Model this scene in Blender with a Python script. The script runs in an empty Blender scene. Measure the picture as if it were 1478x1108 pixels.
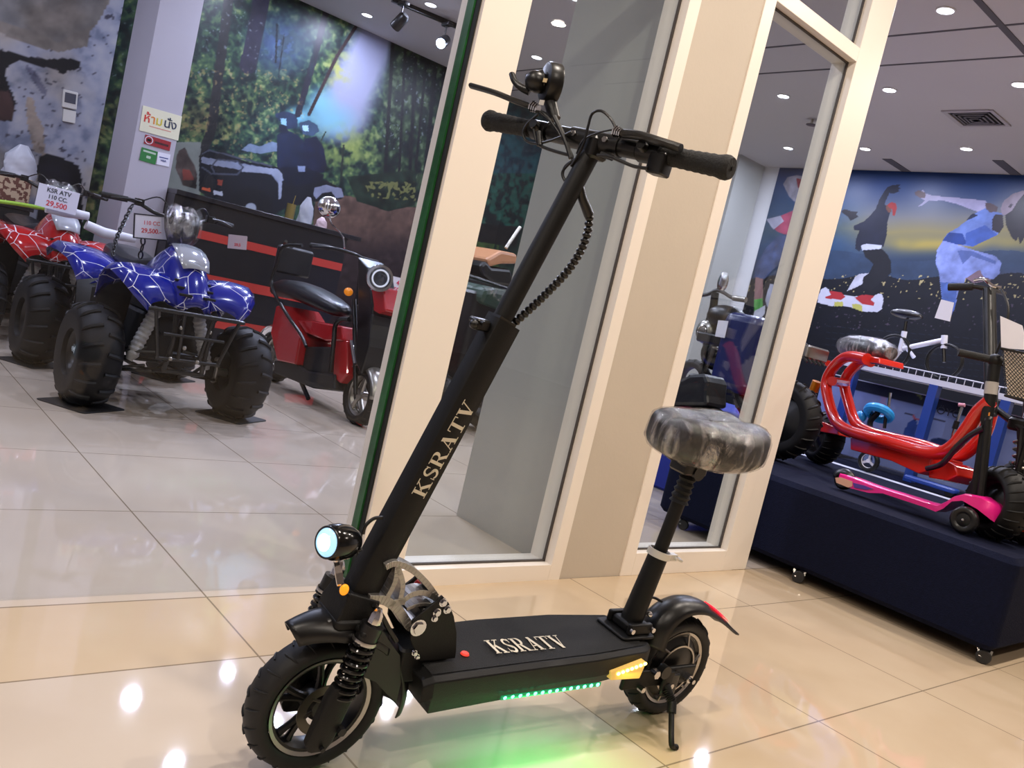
import bpy, bmesh, math, random
import numpy as np
from mathutils import Vector, Matrix
random.seed(7)
PI = math.pi
sc = bpy.context.scene
C = sc.collection

# ---------------------------------------------------------------- camera
W, H = 1478, 1108
YAW, PITCH, ROLL, FPX = .721464, -.0901774, .232126, 1220.2
CAM = Vector((0, 0, 1.0))
_f = Vector((math.sin(YAW)*math.cos(PITCH), math.cos(YAW)*math.cos(PITCH), math.sin(PITCH)))
_r = Vector((math.cos(YAW), -math.sin(YAW), 0)); _u = _r.cross(_f)
_x = math.cos(ROLL)*_r + math.sin(ROLL)*_u
_y = -math.sin(ROLL)*_r + math.cos(ROLL)*_u
cam = bpy.data.cameras.new('camera'); camo = bpy.data.objects.new('camera', cam); C.objects.link(camo)
camo.matrix_world = Matrix(((_x.x, _y.x, -_f.x, CAM.x), (_x.y, _y.y, -_f.y, CAM.y), (_x.z, _y.z, -_f.z, CAM.z), (0, 0, 0, 1)))
cam.sensor_width = 36; cam.lens = FPX/W*36; cam.clip_start = .05; cam.clip_end = 100
sc.camera = camo

def ray(x, y):
    return _x*((x-W/2)/FPX) - _y*((y-H/2)/FPX) + _f
def hit(x, y, o, n):
    """world point where the sight line of a photo pixel meets the plane (o, n)"""
    d = ray(x, y); t = (Vector(o)-CAM).dot(n)/d.dot(n)
    return CAM + d*t
def onX(x, y, X): return hit(x, y, (X, 0, 0), Vector((1, 0, 0)))
def onY(x, y, Y): return hit(x, y, (0, Y, 0), Vector((0, 1, 0)))
def onZ(x, y, Z): return hit(x, y, (0, 0, Z), Vector((0, 0, 1)))

# ---------------------------------------------------------------- materials
def srgb(c):
    if isinstance(c, str):
        c = [int(c[i:i+2], 16)/255 for i in (0, 2, 4)]
    return tuple(v/12.92 if v <= .04045 else ((v+.055)/1.055)**2.4 for v in c)
MATS = {}
def mat(name, col=(.5, .5, .5), rough=.5, metal=0, noise=None, bump=None, emit=None, strength=1, coat=0, alpha=None, trans=None, spec=None, vcol=None, ior=None):
    """noise=(scale, amount): mottles the base colour; bump=(scale, strength)"""
    if name in MATS: return MATS[name]
    m = bpy.data.materials.new(name); m.use_nodes = True; nt = m.node_tree; N = nt.nodes; L = nt.links
    b = N['Principled BSDF']; c = srgb(col)
    b.inputs['Base Color'].default_value = (*c, 1); b.inputs['Roughness'].default_value = rough; b.inputs['Metallic'].default_value = metal
    if coat: b.inputs['Coat Weight'].default_value = coat; b.inputs['Coat Roughness'].default_value = .05
    if spec is not None: b.inputs['Specular IOR Level'].default_value = spec
    if ior: b.inputs['IOR'].default_value = ior
    if trans: b.inputs['Transmission Weight'].default_value = trans
    if alpha is not None: b.inputs['Alpha'].default_value = alpha
    if emit: b.inputs['Emission Color'].default_value = (*srgb(emit), 1); b.inputs['Emission Strength'].default_value = strength
    tc = N.new('ShaderNodeTexCoord')
    if vcol:
        a = N.new('ShaderNodeVertexColor'); a.layer_name = vcol; L.new(a.outputs['Color'], b.inputs['Base Color'])
    elif noise:
        n = N.new('ShaderNodeTexNoise'); n.inputs['Scale'].default_value = noise[0]; n.inputs['Detail'].default_value = 5
        L.new(tc.outputs['Object'], n.inputs['Vector'])
        r = N.new('ShaderNodeMapRange'); r.inputs['From Min'].default_value = .3; r.inputs['From Max'].default_value = .7
        r.inputs['To Min'].default_value = 1-noise[1]; r.inputs['To Max'].default_value = 1+noise[1]*.6
        L.new(n.outputs['Fac'], r.inputs['Value'])
        mx = N.new('ShaderNodeMix'); mx.data_type = 'RGBA'; mx.blend_type = 'MULTIPLY'; mx.inputs['Factor'].default_value = 1
        mx.inputs['A'].default_value = (*c, 1); cr = N.new('ShaderNodeCombineColor')
        for k in ('Red', 'Green', 'Blue'): L.new(r.outputs['Result'], cr.inputs[k])
        L.new(cr.outputs['Color'], mx.inputs['B']); L.new(mx.outputs['Result'], b.inputs['Base Color'])
    if bump:
        n = N.new('ShaderNodeTexNoise'); n.inputs['Scale'].default_value = bump[0]; n.inputs['Detail'].default_value = 4
        L.new(tc.outputs['Object'], n.inputs['Vector'])
        bp = N.new('ShaderNodeBump'); bp.inputs['Strength'].default_value = bump[1]; bp.inputs['Distance'].default_value = .01
        L.new(n.outputs['Fac'], bp.inputs['Height']); L.new(bp.outputs['Normal'], b.inputs['Normal'])
    MATS[name] = m
    return m
def glass_mat(name, tint='ffffff', refl=1.0, rough=0.0, haze=0.0):
    """thin pane: transparent with a fresnel reflection"""
    if name in MATS: return MATS[name]
    m = bpy.data.materials.new(name); m.use_nodes = True; nt = m.node_tree; N = nt.nodes; L = nt.links
    N.remove(N['Principled BSDF']); out = N['Material Output']
    t = N.new('ShaderNodeBsdfTransparent'); t.inputs['Color'].default_value = (*srgb(tint), 1)
    g = N.new('ShaderNodeBsdfGlossy'); g.inputs['Roughness'].default_value = rough; g.inputs['Color'].default_value = (1, 1, 1, 1)
    fr = N.new('ShaderNodeFresnel'); ge = N.new('ShaderNodeNewGeometry')
    io = N.new('ShaderNodeMath'); io.operation = 'MULTIPLY_ADD'; io.inputs[1].default_value = 1/1.5-1.5; io.inputs[2].default_value = 1.5
    L.new(ge.outputs['Backfacing'], io.inputs[0]); L.new(io.outputs[0], fr.inputs['IOR'])
    mu = N.new('ShaderNodeMath'); mu.operation = 'MULTIPLY'; mu.inputs[1].default_value = refl; mu.use_clamp = True
    L.new(fr.outputs['Fac'], mu.inputs[0])
    mx = N.new('ShaderNodeMixShader'); L.new(mu.outputs[0], mx.inputs['Fac']); L.new(t.outputs[0], mx.inputs[1]); L.new(g.outputs[0], mx.inputs[2])
    L.new(mx.outputs[0], out.inputs['Surface'])
    MATS[name] = m
    return m

# ---------------------------------------------------------------- mesh builder
class MB:
    def __init__(s): s.v = []; s.f = []; s.m = []; s.cur = 0
    def mi(s, i): s.cur = i; return s
    def _add(s, vs, fs):
        n = len(s.v); s.v += [tuple(p) for p in vs]; s.f += [tuple(i+n for i in q) for q in fs]; s.m += [s.cur]*len(fs); return s
    def box(s, a, b, M=None):
        x0, y0, z0 = [min(a[i], b[i]) for i in range(3)]; x1, y1, z1 = [max(a[i], b[i]) for i in range(3)]
        vs = [Vector(p) for p in ((x0, y0, z0), (x1, y0, z0), (x1, y1, z0), (x0, y1, z0), (x0, y0, z1), (x1, y0, z1), (x1, y1, z1), (x0, y1, z1))]
        if M: vs = [M @ p for p in vs]
        return s._add(vs, [(0, 3, 2, 1), (4, 5, 6, 7), (0, 1, 5, 4), (1, 2, 6, 5), (2, 3, 7, 6), (3, 0, 4, 7)])
    def rbox(s, a, b, r=.01, M=None, seg=3):
        """box with rounded vertical (local z) edges and softened rims"""
        x0, y0, z0 = [min(a[i], b[i]) for i in range(3)]; x1, y1, z1 = [max(a[i], b[i]) for i in range(3)]
        def ring(z, ins):
            out = []; rr = max(r-ins*.3, 1e-4)
            for cx, cy, a0 in ((x1-r, y1-r, 0), (x0+r, y1-r, 90), (x0+r, y0+r, 180), (x1-r, y0+r, 270)):
                for k in range(seg+1):
                    t = math.radians(a0+90*k/seg); out.append(Vector((cx+(r-ins)*math.cos(t), cy+(r-ins)*math.sin(t), z)))
            return out
        e = min(r*.5, (z1-z0)*.3)
        rings = [ring(z0, e), ring(z0+e, 0), ring(z1-e, 0), ring(z1, e)]
        vs = [p for q in rings for p in q]
        if M: vs = [M @ p for p in vs]
        n = len(rings[0]); fs = [tuple(reversed(range(n))), tuple(range(3*n, 4*n))]
        for k in range(3):
            for i in range(n):
                j = (i+1) % n; fs.append((k*n+i, k*n+j, (k+1)*n+j, (k+1)*n+i))
        return s._add(vs, fs)
    def tube(s, pts, r, seg=12, cap=True, closed=False):
        pts = [Vector(p) for p in pts]; n = len(pts); rs = r if isinstance(r, (list, tuple)) else [r]*n
        tang = []
        for i in range(n):
            if closed: t = pts[(i+1) % n]-pts[i-1]
            else: t = pts[min(i+1, n-1)]-pts[max(i-1, 0)]
            tang.append(t.normalized() if t.length > 1e-9 else Vector((0, 0, 1)))
        up = Vector((0, 0, 1)) if abs(tang[0].z) < .9 else Vector((1, 0, 0))
        a = tang[0].cross(up).normalized(); vs = []
        for i in range(n):
            a = (a - tang[i]*a.dot(tang[i])); a = a.normalized() if a.length > 1e-6 else tang[i].orthogonal().normalized()
            b = tang[i].cross(a)
            for k in range(seg):
                t = 2*PI*k/seg; vs.append(pts[i]+(a*math.cos(t)+b*math.sin(t))*rs[i])
        fs = []
        for i in range(n if closed else n-1):
            i2 = (i+1) % n
            for k in range(seg):
                k2 = (k+1) % seg; fs.append((i*seg+k, i*seg+k2, i2*seg+k2, i2*seg+k))
        if cap and not closed: fs += [tuple(reversed(range(seg))), tuple(range((n-1)*seg, n*seg))]
        return s._add(vs, fs)
    def cyl(s, a, b, r, r2=None, seg=20): return s.tube([a, b], [r, r if r2 is None else r2], seg)
    def lathe(s, prof, o=(0, 0, 0), axis=(0, 0, 1), seg=32, closed=False, a0=0, a1=2*PI):
        """prof: (radius, height along axis)"""
        o = Vector(o); ax = Vector(axis).normalized(); p = ax.orthogonal().normalized()
        if abs(ax.y) > .9: p = Vector((1, 0, 0)); p = (p-ax*p.dot(ax)).normalized()
        q = ax.cross(p); n = len(prof); vs = []; full = abs(a1-a0-2*PI) < 1e-6; S = seg if full else seg+1
        for k in range(S):
            t = a0+(a1-a0)*k/seg; d = p*math.cos(t)+q*math.sin(t)
            for (r, h) in prof: vs.append(o+d*r+ax*h)
        fs = []
        for k in range(seg):
            k2 = (k+1) % S
            for i in range(n if closed else n-1):
                i2 = (i+1) % n; fs.append((k*n+i, k2*n+i, k2*n+i2, k*n+i2))
        return s._add(vs, fs)
    def torus(s, o, axis, R, r, seg=40, sub=12):
        return s.lathe([(R+r*math.cos(2*PI*i/sub), r*math.sin(2*PI*i/sub)) for i in range(sub)], o, axis, seg, closed=True)
    def ell(s, o, rad, M=None, seg=20, rings=12):
        o = Vector(o); vs = []
        rad = (rad,)*3 if not hasattr(rad, '__len__') else rad
        for i in range(rings+1):
            ph = PI*i/rings
            for k in range(seg):
                t = 2*PI*k/seg; p = Vector((rad[0]*math.sin(ph)*math.cos(t), rad[1]*math.sin(ph)*math.sin(t), rad[2]*math.cos(ph)))
                vs.append(o + (M @ p if M else p))
        fs = []
        for i in range(rings):
            for k in range(seg):
                k2 = (k+1) % seg; fs.append((i*seg+k, (i+1)*seg+k, (i+1)*seg+k2, i*seg+k2))
        return s._add(vs, fs)
    def prism(s, poly, d, o=None):
        """poly: 3D points of a planar outline, extruded by vector d"""
        poly = [Vector(p) for p in poly]; d = Vector(d); n = len(poly)
        vs = poly+[p+d for p in poly]; fs = [tuple(range(n)), tuple(reversed(range(n, 2*n)))]
        fs += [(i, i+n, (i+1) % n+n, (i+1) % n) for i in range(n)]
        return s._add(vs, fs)
    def strip(s, pts, w, n, d):
        """flat bar of width w along 3D points lying in the plane of normal n, thickness vector d"""
        pts = [Vector(p) for p in pts]; n = Vector(n).normalized(); L = []; R = []
        ws = w if isinstance(w, (list, tuple)) else [w]*len(pts)
        for i, p in enumerate(pts):
            t = (pts[min(i+1, len(pts)-1)]-pts[max(i-1, 0)]).normalized(); sd = t.cross(n)*ws[i]/2; L.append(p+sd); R.append(p-sd)
        d = Vector(d)
        for i in range(len(pts)-1):
            q = [L[i], L[i+1], R[i+1], R[i]]; vs = q+[p+d for p in q]
            s._add(vs, [(0, 1, 2, 3), (7, 6, 5, 4), (0, 4, 5, 1), (1, 5, 6, 2), (2, 6, 7, 3), (3, 7, 4, 0)])
        return s
    def loft(s, rings, cap=True):
        rings = [[Vector(p) for p in q] for q in rings]; n = len(rings[0]); vs = [p for q in rings for p in q]; fs = []
        for k in range(len(rings)-1):
            for i in range(n):
                j = (i+1) % n; fs.append((k*n+i, k*n+j, (k+1)*n+j, (k+1)*n+i))
        if cap: fs += [tuple(reversed(range(n))), tuple(range((len(rings)-1)*n, len(rings)*n))]
        return s._add(vs, fs)
    def grid(s, rows):
        n = len(rows[0]); vs = [Vector(p) for q in rows for p in q]; fs = []
        for i in range(len(rows)-1):
            for k in range(n-1): fs.append((i*n+k, i*n+k+1, (i+1)*n+k+1, (i+1)*n+k))
        return s._add(vs, fs)
    def build(s, name, m=None, parent=None, smooth=True, ang=35, bevel=0, solid=0, sub=0, xf=None, fixn=True):
        me = bpy.data.meshes.new(name); vs = s.v
        if xf: vs = [tuple(xf @ Vector(p)) for p in vs]
        me.from_pydata([tuple(p) for p in vs], [], s.f)
        ms = m if isinstance(m, (list, tuple)) else [m]
        for q in ms: me.materials.append(q)
        me.polygons.foreach_set('material_index', s.m)
        if fixn:
            bm = bmesh.new(); bm.from_mesh(me); bmesh.ops.recalc_face_normals(bm, faces=bm.faces); bm.to_mesh(me); bm.free()
        if smooth:
            me.polygons.foreach_set('use_smooth', [True]*len(me.polygons))
            if not sub: me.set_sharp_from_angle(angle=math.radians(ang))
        o = bpy.data.objects.new(name, me); C.objects.link(o)
        if parent: o.parent = parent
        if solid: md = o.modifiers.new('solid', 'SOLIDIFY'); md.thickness = solid; md.offset = 0
        if bevel: md = o.modifiers.new('bevel', 'BEVEL'); md.width = bevel; md.segments = 2; md.limit_method = 'ANGLE'; md.angle_limit = math.radians(40)
        if sub: md = o.modifiers.new('sub', 'SUBSURF'); md.levels = sub; md.render_levels = sub
        return o
def smoothpath(pts, n=8, closed=False):
    """Catmull-Rom through points"""
    P = [Vector(p) for p in pts]; out = []; N = len(P)
    for i in range(N if closed else N-1):
        if closed: a, b, c, d = P[i-1], P[i], P[(i+1) % N], P[(i+2) % N]
        else: a, b, c, d = P[max(i-1, 0)], P[i], P[i+1], P[min(i+2, N-1)]
        for k in range(n):
            t = k/n; out.append(.5*((2*b)+(c-a)*t+(2*a-5*b+4*c-d)*t*t+(3*b-a-3*c+d)*t*t*t))
    if not closed: out.append(P[-1])
    return out
def helix(a, b, R, turns, n=14):
    a = Vector(a); b = Vector(b); ax = (b-a).normalized(); p = ax.orthogonal().normalized(); q = ax.cross(p); N = int(turns*n)
    return [a.lerp(b, i/N)+(p*math.cos(2*PI*i/n)+q*math.sin(2*PI*i/n))*R for i in range(N+1)]
def tag(o, label=None, cat=None, group=None, kind=None):
    if label: o['label'] = label
    if cat: o['category'] = cat
    if group: o['group'] = group
    if kind: o['kind'] = kind
    return o
def struct(name, mb, m, **k):
    o = mb.build(name, m, **k); o['kind'] = 'structure'; return o
def thing(name, label, cat, loc=(0, 0, 0), rot=(0, 0, 0), group=None):
    o = bpy.data.objects.new(name, None); C.objects.link(o); o.location = loc; o.rotation_euler = rot
    o.empty_display_size = .1
    return tag(o, label, cat, group)
def dup(root, loc, rot=None, label=None, group=None):
    r = root.copy(); C.objects.link(r); r.location = loc
    if rot is not None: r.rotation_euler = rot
    if label: r['label'] = label
    if group: r['group'] = group
    for ch in list(root.children):
        c = ch.copy(); C.objects.link(c); c.parent = r
        for g in ch.children:
            d = g.copy(); C.objects.link(d); d.parent = c
    return r
def text_mesh(name, body, size, m, M, parent=None, thick=.0008, align='CENTER', bold=0, sx=1):
    cu = bpy.data.curves.new('t', 'FONT'); cu.body = body; cu.size = size; cu.align_x = align; cu.align_y = 'CENTER'; cu.extrude = thick; cu.offset = bold
    to = bpy.data.objects.new('t', cu); C.objects.link(to)
    dg = bpy.context.evaluated_depsgraph_get(); me = bpy.data.meshes.new_from_object(to.evaluated_get(dg)); me.name = name
    bpy.data.objects.remove(to); bpy.data.curves.remove(cu)
    me.transform(M @ Matrix.Diagonal((sx, 1, 1, 1))); me.materials.clear(); me.materials.append(m)
    o = bpy.data.objects.new(name, me); C.objects.link(o)
    if parent: o.parent = parent
    return o
def frame(o, x, y, z=None):
    """matrix with origin o, x axis x, y axis y"""
    x = Vector(x).normalized(); y = Vector(y).normalized(); z = x.cross(y).normalized(); y = z.cross(x)
    return Matrix(((x.x, y.x, z.x, o[0]), (x.y, y.y, z.y, o[1]), (x.z, y.z, z.z, o[2]), (0, 0, 0, 1)))
# ================================================================ the room
ZC = 3.4                   # ceiling
YB, XR = 8.26, 9.0         # back wall with the forest print, right wall with the night print
cream = mat('cream_paint', 'f3e6d0', .45, noise=(3, .03))
creamface = mat('cream_frame_paint', 'f0e7dc', .38)
greyframe = mat('grey_frame_paint', 'd4d5d6', .4)
beige = mat('beige_wall_paint', 'c6bbac', .6, noise=(2, .04), bump=(60, .05))
greywall = mat('grey_wall_paint', 'a9aaa6', .6, noise=(2, .03))
white = mat('white_wall_paint', 'cfcfd2', .6)
ceilm = mat('ceiling_paint', 'bab8bb', .8, noise=(1, .02))
groove = mat('ceiling_groove', '55535a', .8)
black_rubber = mat('black_rubber', '0b0b0c', .55)
gasket = mat('dark_gasket', '4a4440', .7)

def floor_material():
    m = bpy.data.materials.new('polished_tile'); m.use_nodes = True; nt = m.node_tree; N = nt.nodes; L = nt.links; b = N['Principled BSDF']
    g = N.new('ShaderNodeNewGeometry'); sp = N.new('ShaderNodeSeparateXYZ'); L.new(g.outputs['Position'], sp.inputs[0])
    def mth(op, a, b_=None, c=None):
        n = N.new('ShaderNodeMath'); n.operation = op
        for i, v in enumerate((a, b_, c)):
            if v is None: continue
            if isinstance(v, (int, float)): n.inputs[i].default_value = v
            else: L.new(v, n.inputs[i])
        return n.outputs[0]
    T = .7365
    inside = mth('GREATER_THAN', sp.outputs['Y'], 2.205)
    # x lines at 1.0 + kT ; y lines outside at 1.104 + kT (and the threshold), inside at 2.205 + kT
    fx = mth('FRACT', mth('DIVIDE', mth('SUBTRACT', sp.outputs['X'], 1.002-10*T), T))
    fo = mth('FRACT', mth('DIVIDE', mth('SUBTRACT', sp.outputs['Y'], 1.102-20*T), T))
    fi = mth('FRACT', mth('DIVIDE', mth('SUBTRACT', sp.outputs['Y'], 2.205), T))
    fy = mth('ADD', mth('MULTIPLY', inside, fi), mth('MULTIPLY', mth('SUBTRACT', 1, inside), fo))
    wl = .0026/T
    def edge(f): return mth('MAXIMUM', mth('LESS_THAN', f, wl), mth('GREATER_THAN', f, 1-wl))
    ln = mth('MAXIMUM', edge(fx), edge(fy))
    cut = mth('MAXIMUM', ln, mth('LESS_THAN', mth('ABSOLUTE', mth('SUBTRACT', sp.outputs['Y'], 2.205)), .003))
    n = N.new('ShaderNodeTexNoise'); n.inputs['Scale'].default_value = 2.2; n.inputs['Detail'].default_value = 6; L.new(g.outputs['Position'], n.inputs['Vector'])
    cr = N.new('ShaderNodeValToRGB'); cr.color_ramp.elements[0].position = .3; cr.color_ramp.elements[1].position = .7
    cr.color_ramp.elements[0].color = (*srgb('c5af92'), 1); cr.color_ramp.elements[1].color = (*srgb('cdb99d'), 1); L.new(n.outputs['Fac'], cr.inputs[0])
    mx = N.new('ShaderNodeMix'); mx.data_type = 'RGBA'; L.new(cut, mx.inputs['Factor'])
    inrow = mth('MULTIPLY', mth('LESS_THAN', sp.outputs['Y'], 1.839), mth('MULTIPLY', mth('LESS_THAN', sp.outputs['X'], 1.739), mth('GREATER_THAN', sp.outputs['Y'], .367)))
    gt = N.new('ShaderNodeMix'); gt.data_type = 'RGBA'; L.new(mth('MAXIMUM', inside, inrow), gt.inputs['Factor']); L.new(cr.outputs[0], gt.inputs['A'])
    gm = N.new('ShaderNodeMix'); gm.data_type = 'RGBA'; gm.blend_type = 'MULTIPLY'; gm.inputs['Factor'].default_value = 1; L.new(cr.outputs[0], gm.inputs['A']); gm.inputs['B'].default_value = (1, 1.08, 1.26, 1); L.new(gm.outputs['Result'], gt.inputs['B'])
    L.new(gt.outputs['Result'], mx.inputs['A']); mx.inputs['B'].default_value = (*srgb('8d7d68'), 1)
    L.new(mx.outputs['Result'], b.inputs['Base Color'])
    b.inputs['Roughness'].default_value = .04; b.inputs['Specular IOR Level'].default_value = .62
    n2 = N.new('ShaderNodeTexNoise'); n2.inputs['Scale'].default_value = 5; L.new(g.outputs['Position'], n2.inputs['Vector'])
    bp = N.new('ShaderNodeBump'); bp.inputs['Strength'].default_value = .02; bp.inputs['Distance'].default_value = .02; L.new(n2.outputs['Fac'], bp.inputs['Height']); L.new(bp.outputs['Normal'], b.inputs['Normal'])
    return m
FX0, FX1, FY0 = -7.0, XR+.1, -7.0
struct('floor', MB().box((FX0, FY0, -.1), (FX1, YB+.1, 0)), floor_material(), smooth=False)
struct('ceiling', MB().box((FX0, FY0, ZC), (FX1, YB+.1, ZC+.1)), ceilm, smooth=False)
struct('wall_back', MB().box((FX0, YB, 0), (FX1, YB+.1, ZC)), white, smooth=False)
struct('wall_right', MB().box((XR, FY0, 0), (XR+.1, YB, ZC)), white, smooth=False)
struct('wall_left', MB().box((FX0-.1, FY0, 0), (FX0, YB, ZC)), mat('hall_wall_paint', 'c9c4c6', .7), smooth=False)
struct('wall_front', MB().box((FX0, FY0-.1, 0), (FX1, FY0, ZC)), MATS['hall_wall_paint'], smooth=False)
# ceiling seams: thin grooves along Y and wide dark slots along X
g = MB()
for (x0, y0), (x1, y1) in (((1438.6, 37), (1283, 51.9)), ((1271.2, 94.2), (1478, 80.6))):
    a = onZ(x0, y0, ZC); b = onZ(x1, y1, ZC); xm = (a.x+b.x)/2; g.box((xm-.007, -2, ZC-.004), (xm+.012, YB, ZC))
a = onZ(1430, 20, ZC); g.box((1, a.y-.022, ZC-.005), (XR, a.y+.022, ZC))
for (x, y, x2, y2) in ((1280, 229, 1312, 247), (1440, 231, 1466, 252)):
    a = onZ(x, y, ZC); g.box((a.x, a.y-.05, ZC-.005), (XR, a.y+.05, ZC))
a = onZ(620, 86, ZC); g.box((0, a.y-.01, ZC-.003), (6, a.y+.01, ZC))
struct('trim_1', g, groove, smooth=False)

# ---- storefront (plane Y = 2.2)
YG = 2.252
D = 2.325
def frame_part(name, boxes):
    """front face cream, returns painted grey"""
    mb = MB()
    for a, b in boxes: mb.box(a, b)
    return struct(name, mb, creamface, smooth=False, bevel=.002)
struct('wall_column', MB().box((1.478, 2.2, 0), (1.571, D, ZC)), creamface, smooth=False)
w = MB()
w.box((1.571, 2.2, 0), (1.65, D, ZC)); w.box((2.347, 2.199, 0), (2.408, D, ZC)); w.box((1.65, 2.2, 0), (2.347, D, .061)); w.box((1.65, 2.2, 2.425), (2.347, D, 2.487)); w.box((1.65, 2.2, ZC-.06), (2.347, D, ZC))
w1 = struct('window_1', w, creamface, smooth=False)
def gaskets(x0, x1, z0, z1, par):
    g = MB(); t = .007
    for ya in (YG-.014,):
        g.box((x0, ya, z0), (x0+t, ya+.01, z1)); g.box((x1-t, ya, z0), (x1, ya+.01, z1)); g.box((x0, ya, z0), (x1, ya+.01, z0+t)); g.box((x0, ya, z1-t), (x1, ya+.01, z1))
    o = g.build('gasket', gasket, par, smooth=False); return o
pane = glass_mat('window_glass', 'f1f4f3', 1.0)
def panes(x0, x1, par):
    for z0, z1 in ((.061 if x0 < 2 else .1, 2.425), (2.487, ZC-.06)):
        MB().box((x0, YG-.003, z0), (x1, YG+.003, z1)).build('pane', pane, par, smooth=False)
        gaskets(x0, x1, z0, z1, par)
panes(1.65, 2.347, w1)
struct('wall_storefront', MB().box((2.408, 2.206, 0), (2.772, D, ZC)), beige, smooth=False)
w = MB()
w.box((2.772, 2.2, 0), (2.843, D, ZC)); w.box((3.51, 2.2, 0), (3.594, D, ZC)); w.box((2.843, 2.2, 0), (3.51, D, .1)); w.box((2.843, 2.2, 2.425), (3.51, D, 2.487)); w.box((2.843, 2.2, ZC-.06), (3.51, D, ZC))
w2 = struct('window_2', w, creamface, smooth=False, bevel=.002)
panes(2.843, 3.51, w2)
struct('trim_2', MB().box((3.595, 2.203, 0), (3.715, D, ZC)), creamface, smooth=False, bevel=.003)
# big frameless pane on the left, its polished edge shows green
w3 = struct('window_3', MB().box((1.4775, 2.243, 0), (1.492, 2.262, ZC)), mat('green_glass_edge', '245a2e', .25, noise=(14, .35)), smooth=False)
MB().box((-3.2, YG-.006, .0), (1.476, YG+.006, ZC)).build('pane', glass_mat('shop_glass', 'f4f6f8', .42), w3, smooth=False)
MB().box((1.466, 2.238, 0), (1.4775, 2.274, ZC)).build('glass_edge', MATS['green_glass_edge'], w3, smooth=False)
MB().box((1.472, 2.216, 0), (1.4777, 2.237, ZC)).build('gasket', mat('black_gasket', '0e1210', .6), w3, smooth=False)
# grey pillar behind the storefront
struct('wall_pillar', MB().box((2.452, D, 0), (2.80, 2.955, ZC)), greywall, smooth=False)
# column with the notices, and the big pillar by the night print
struct('wall_pier', MB().box((1.925, 7.2, 0), (2.24, 7.83, ZC)), mat('lavender_paint', 'b3b0ba', .6), smooth=False)

# ---------------------------------------------------------------- lights
def area(name, loc, size, power, col, rot=(0, 0, 0), size_y=None, spread=None):
    l = bpy.data.lights.new(name, 'AREA'); l.energy = power; l.color = srgb(col); l.size = size; l.shape = 'DISK'
    if size_y: l.shape = 'RECTANGLE'; l.size_y = size_y
    if spread: l.spread = spread
    o = bpy.data.objects.new(name, l); C.objects.link(o); o.location = loc; o.rotation_euler = rot; return o
WARM, COOL = 'fff2e4', 'e0e4ff'
PC, PW = 25, 27
disc_e = mat('lit_downlight', 'ffffff', .4, emit='fff6ea', strength=9)
disc_c = mat('lit_downlight_cool', 'ffffff', .4, emit='eef2ff', strength=9)
ringm = mat('white_lamp_ring', 'd8d8d8', .5)
def downlight(x, y, label, power, warm, r=.075, group=None):
    r = .05
    t = thing('downlight', label, 'ceiling light', (x, y, ZC), group=group)
    MB().lathe([(r, -.001), (r*1.18, -.001), (r*1.18, -.008), (r, -.010)], seg=28, closed=True).build('lamp_ring', ringm, t)
    MB().lathe([(0, -.004), (r, -.004), (r, -.0005), (0, -.0005)], seg=28).build('lamp_disc', disc_e if warm else disc_c, t)
    if power: area('downlight_beam', (x, y, ZC-.03), .11, power, WARM if warm else COOL)
    return t
for i, (px, py, lab) in enumerate(((1365, 14, 'brightest white downlight at the top right of the ceiling'), (1284, 129, 'white downlight just right of the tall cream post'), (1472, 121, 'white downlight cut by the right edge above the air vent'),
        (1131, 138, 'white downlight seen through the narrow window above the sprinkler'), (1249, 214, 'small white downlight above the jumping man in a red cap'), (1395, 214, 'small white downlight between the air vent and the night print'),
        (1138, 213, 'small white downlight low in the narrow window'), (775, 82, 'white downlight seen through glass left of the round display'), (530, 21, 'white downlight left of the black spotlight track'), (622, 6, 'white downlight above the black spotlight track'),
        (833, -3, 'white downlight at the top edge above the grey pillar'))):
    p = onZ(px, py, ZC); downlight(p.x, p.y, lab, PC, False)
for k, (x, y) in enumerate(((1.0, 5.2), (2.88, 7.49), (2.92, 6.39), (2.6, 3.6), (.2, 7.2), (-1.6, 5.6), (5.6, 6.9), (-.6, 3.6))):
    downlight(x, y, 'white downlight over the quad bikes', PC, False, group='downlights above the quad bikes')
for x, y in ((.6, -1.2), (-.6, .9), (1.4, 1.0), (3.0, .8), (4.6, -1.2), (-2.2, -1.0), (-3.4, 1.2), (6.4, .8), (4.6, .9)):
    downlight(x, y, 'warm downlight of the hall in front of the shop', PW, True, group='hall downlights')
# world
wd = bpy.data.worlds.new('world'); sc.world = wd; wd.use_nodes = True
wd.node_tree.nodes['Background'].inputs[0].default_value = (*srgb('b8b4be'), 1); wd.node_tree.nodes['Background'].inputs[1].default_value = .3
sc.view_settings.view_transform = 'Standard'; sc.view_settings.look = 'None'; sc.view_settings.exposure = 0.35; sc.view_settings.gamma = 1
sc.view_settings.use_curve_mapping = False
sc.cycles.max_bounces = 8; sc.cycles.transparent_max_bounces = 16; sc.cycles.caustics_reflective = False; sc.cycles.caustics_refractive = False
sc.cycles.sample_clamp_indirect = 6
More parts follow.
